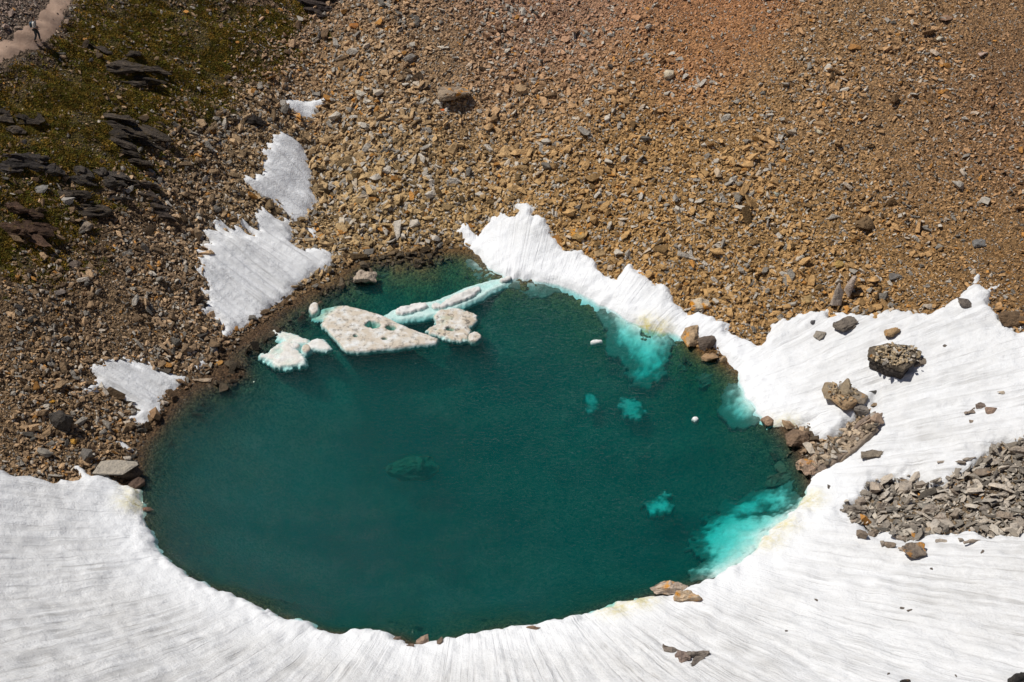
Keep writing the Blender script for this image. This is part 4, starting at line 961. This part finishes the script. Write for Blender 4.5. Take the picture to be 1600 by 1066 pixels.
# ------------------------------------------------------------------ ice in the lake
def ice(name, px, label, top=0.16, keel=0.7, rim=0.35, edge=0.1, dirt=0.5, pits=(), bumps=0.05, z=0.0, cat='ice floe', group='ice floes in the lake', res=0.06, holes=0.0, fade=None, sm=1):
    """floating ice: top above water, rim sloping out under water; z<0 = drowned ice"""
    if z < -0.3: rim = 0.9 if z > -1.0 else 0.45
    P = smooth_poly(to_plane(px, z + top * 0.6), sm)
    pit = [(to_plane([(a_, b_)], z + top)[0], r_) for a_, b_, r_ in pits]
    fd = None if fade is None else to_plane(fade, 0.0)
    def sdf(X, Y):
        x, y = X.ravel(), Y.ravel()
        s = poly_sd(P, x, y) + edge * (fbm(x / 0.6, y / 0.6, 151, 3) + 0.6 * fbm(x / 0.18, y / 0.18, 152, 2))
        if z < -0.3: s = s + edge * (1.3 * fbm(x / 1.1, y / 1.1, 158, 4, 0.62) + 0.7 * fbm(x / 0.3, y / 0.3, 159, 3, 0.6))
        if holes: s = s - holes * sstep(0.0, 0.5, fbm(x / 0.7, y / 0.7, 153, 4)) * 3
        return s.reshape(X.shape)
    def topf(X, Y, S):
        h = z + top * (0.75 + 0.25 * (1 - np.exp(-np.maximum(S, 0) / 0.12))) + bumps * (fbm(X / 0.5, Y / 0.5, 154, 3) + 0.5 * fbm(X / 1.5, Y / 1.5, 155, 2)) * sstep(0, 0.3, S)
        h = np.where(S < 0, z + top * 0.75 + S * (keel + top) / rim * (0.6 + 0.4 * np.abs(S) / rim), h)
        if z < -0.3:
            mot = fbm(X / 0.9, Y / 0.9, 156, 4, 0.6) + 0.45 * fbm(X / 0.25, Y / 0.25, 157, 3)
            if top >= 0.2 or z > -1.0: h = np.minimum(H(X, Y), -0.05) * 0.62 + 0.10 * mot + 0.15 * np.minimum(S, 0.6)
            else: h = z + 0.12 * mot
            h = np.minimum(h, -0.12)
        for (cx, cy), r_ in pit:
            rr_ = np.hypot(X - cx, (Y - cy) * 1.25) / (r_ * (1 + 0.45 * fbm(X / 0.3, Y / 0.3, 160, 3))); h = h - (top + 0.55) * (1 - sstep(0.6, 1.05, rr_))
        if fd is not None:
            t_ = ((X - fd[0][0]) * (fd[1][0] - fd[0][0]) + (Y - fd[0][1]) * (fd[1][1] - fd[0][1])) / ((fd[1] - fd[0]) ** 2).sum()
            h = h - (top + 0.35) * sstep(0.25, 1.0, t_)
        return h
    x0, y0 = P.min(0) - rim - .2; x1, y1 = P.max(0) + rim + .2
    me, vx, vy, S = grid_solid(name, x0, x1, y0, y1, res, sdf, topf, lambda X, Y, S: np.full(X.shape, z - keel - 0.12) if z > -0.3 else topf(X, Y, S) - 0.35, rim)
    attr(me, 'dirt', np.full(len(vx), dirt) * sstep(-0.12, -0.03, S))
    cv = np.zeros(len(vx)) if z > -0.3 else 1 - sstep(-0.55 if z > -1 else -0.4, 0.75 if z > -1 else 0.35, S + 0.75 * fbm(vx / 0.7, vy / 0.7, 161, 5, 0.65))
    attr(me, 'cover', cv)
    return tag(obj(name, me, M_ICE), label, cat, group)
ice('ice_floe', [(478,484),(500,476),(530,475),(560,482),(600,494),(625,507),(650,517),(694,533),(640,539),(600,544),(545,549),(530,534),(515,516),(501,505),(510,496),(490,492)],
    'large flat triangular ice floe with tan surface and round melt holes', 0.06, 0.20, 0.16, 0.06, 0.85, [(581,507,0.5),(611,511,0.36),(602,529,0.2),(556,524,0.17)], 0.035, fade=[(540,500),(490,480)])
o = ice('ice_ridge', [(600,494),(620,482),(655,473),(680,470),(700,462),(730,449),(760,440),(785,434),(804,429),(800,438),(775,448),(750,462),(720,475),(690,486),(650,495),(615,498)],
    'long narrow ridge of white ice with turquoise base pointing to the snow strip', -0.10, 0.4, 0.3, 0.10, 0.1, (), 0.06)
for px in ([(616,484),(632,478),(655,473),(668,472),(668,480),(640,488),(620,491)], [(688,478),(700,467),(722,456),(745,447),(752,450),(738,462),(712,472),(692,479)], [(672,476),(682,472),(688,478),(678,481)], [(780,437),(797,431),(800,434),(786,440)]):
    P_ = px; q = ice('ice_crest', P_, None, 0.16, 0.25, 0.10, 0.12, 0.3, (), 0.16); q.parent = o
    for key in ('category', 'group'):
        if key in q: del q[key]
ice('ice_floe', [(690,484),(715,481),(748,494),(745,503),(728,508),(735,516),(729,532),(700,528),(667,517),(680,508),(677,495)], 'rotten dirt speckled ice floe right of the large triangular floe', 0.03, 0.2, 0.18, 0.18, 1.0, [(703,514,0.3)], 0.08, holes=0.05)
ice('ice_floe', [(731,522),(744,517),(752,525),(744,532),(733,531)], 'small round ice lump at the tip of the speckled floe', 0.07, 0.25, 0.12, 0.06, 0.9)
ice('ice_floe', [(405,555),(425,549),(438,536),(455,532),(462,546),(474,560),(472,570),(445,572),(425,564)], 'bluish white ice floe with peaked top, leftmost in the lake', -0.01, 0.3, 0.25, 0.26, 0.4, (), 0.10)
ice('ice_floe', [(423,516),(445,519),(470,527),(482,533),(465,536),(440,529)], 'thin half sunken ice strip above the leftmost floe', -0.01, 0.3, 0.3, 0.14, 0.4, (), 0.07)
ice('ice_floe', [(484,534),(500,527),(512,537),(516,545),(498,543),(485,541)], 'small white ice chunk between leftmost floe and triangular floe', 0.03, 0.2, 0.2, 0.10, 0.35)
ice('ice_floe', [(455,536),(462,534),(468,538),(464,543),(456,542)], 'small grey ice bit touching the leftmost floe', 0.08, 0.3, 0.2, 0.04, 0.7)
ice('ice_floe', [(471,540),(481,537),(484,545),(476,550)], 'small grey ice bit right of the leftmost floe', 0.08, 0.3, 0.2, 0.04, 0.9)
ice('ice_floe', [(483,478),(491,471),(498,475),(495,487),(486,489)], 'small upright ice lump at upper left corner of the triangular floe', 0.12, 0.3, 0.12, 0.05, 0.7)
ice('ice_floe', [(920,534),(930,530),(943,532),(932,535)], 'tiny white ice sliver adrift in the right half of the lake', 0.05, 0.15, 0.1, 0.05, 0.1)
ice('ice_floe', [(1082,652),(1088,650),(1092,654),(1085,656)], 'tiny white ice crumb adrift near the right shore', 0.05, 0.15, 0.1, 0.03, 0.1)
ice('ice_floe', [(205,793),(212,789),(220,808),(231,833),(224,839),(212,822)], 'narrow sliver of ice peeling off the left snow edge', 0.14, 0.5, 0.25, 0.06, 0.1)
G2 = 'drowned ice under the surface'
S_ = dict(cat='drowned ice', group=G2, dirt=0.25, res=0.07)
ice('drowned_ice', [(950,488),(975,488),(1000,498),(1044,514),(1034,540),(1012,570),(1000,548),(985,530),(965,520)], 'bright turquoise sunken ice below the yellow stained snow edge', 0.2, 0.5, 0.5, 0.3, z=-0.52, pits=[(1013,521,0.5)], bumps=0.2, holes=0.06, **S_)
ice('drowned_ice', [(1148,612),(1175,600),(1195,642),(1168,648),(1143,632)], 'turquoise sunken ice hugging the right shore above the small pink rock', 0.2, 0.5, 0.5, 0.2, z=-0.4, bumps=0.2, **S_)
ice('drowned_ice', [(1120,795),(1150,790),(1180,800),(1205,800),(1232,800),(1262,800),(1228,846),(1212,876),(1130,922),(1105,895),(1118,860),(1098,825)], 'largest turquoise sunken snow mass at the lower right shore', 0.25, 1.4, 0.9, 0.55, z=-0.68, bumps=0.8, holes=0.05, **S_)
ice('drowned_ice', [(1140,785),(1165,772),(1180,776),(1205,760),(1216,765),(1226,782),(1212,786),(1195,778),(1172,788),(1150,795)], 'veined turquoise sunken ice above the largest sunken mass', 0.15, 0.5, 0.4, 0.35, z=-0.7, bumps=0.5, holes=0.04, **S_)
ice('drowned_ice', [(1012,796),(1028,776),(1043,770),(1038,788),(1020,801)], 'small turquoise wisp of sunken ice left of the largest sunken mass', 0.12, 0.3, 0.35, 0.35, z=-1.55, bumps=0.6, holes=0.03, **S_)
ice('drowned_ice', [(968,632),(985,621),(1010,640),(986,652)], 'faint teal wisp of sunken ice in the right middle of the lake', 0.12, 0.3, 0.4, 0.42, z=-2.0, bumps=0.6, holes=0.04, **S_)
ice('drowned_ice', [(916,624),(926,620),(932,630),(923,640)], 'faintest little wisp of sunken ice left of the faint teal wisp', 0.12, 0.3, 0.3, 0.2, z=-2.2, bumps=0.5, holes=0.03, **S_)
ice('drowned_ice', [(738,392),(752,410),(790,430),(850,440),(885,448),(835,448),(790,440),(748,424)], 'turquoise ice foot under the thin snow strip at the upper shore', 0.15, 0.5, 0.4, 0.2, z=-0.55, bumps=0.15, holes=0.03, **S_)

# drowned rocks
for i, (x, y, w_, h_, z_) in enumerate([(645,722,86,52,-1.65),(1215,745,60,30,-0.7),(1110,585,60,36,-0.9),(905,472,50,26,-1.3),(1012,521,34,22,-0.55),(1150,600,50,30,-0.8),(330,640,18,14,-0.9)]):
    B('sunken_rock', x, y, w_, h_, [0.14,0.12,0.09], ['large dim sunken boulder in the left middle of the lake','brown sunken ledge off the pink shore boulder','sunken rock shelf below the tan shore boulders','brown sunken rock under the snow strip','dark rock set in the bright turquoise sunken ice','sunken rock beside the turquoise ice at right shore','small sunken stone off the left shore'][i], 300 + i, 'round', 0.3 * i, z=z_, lift=0.0)
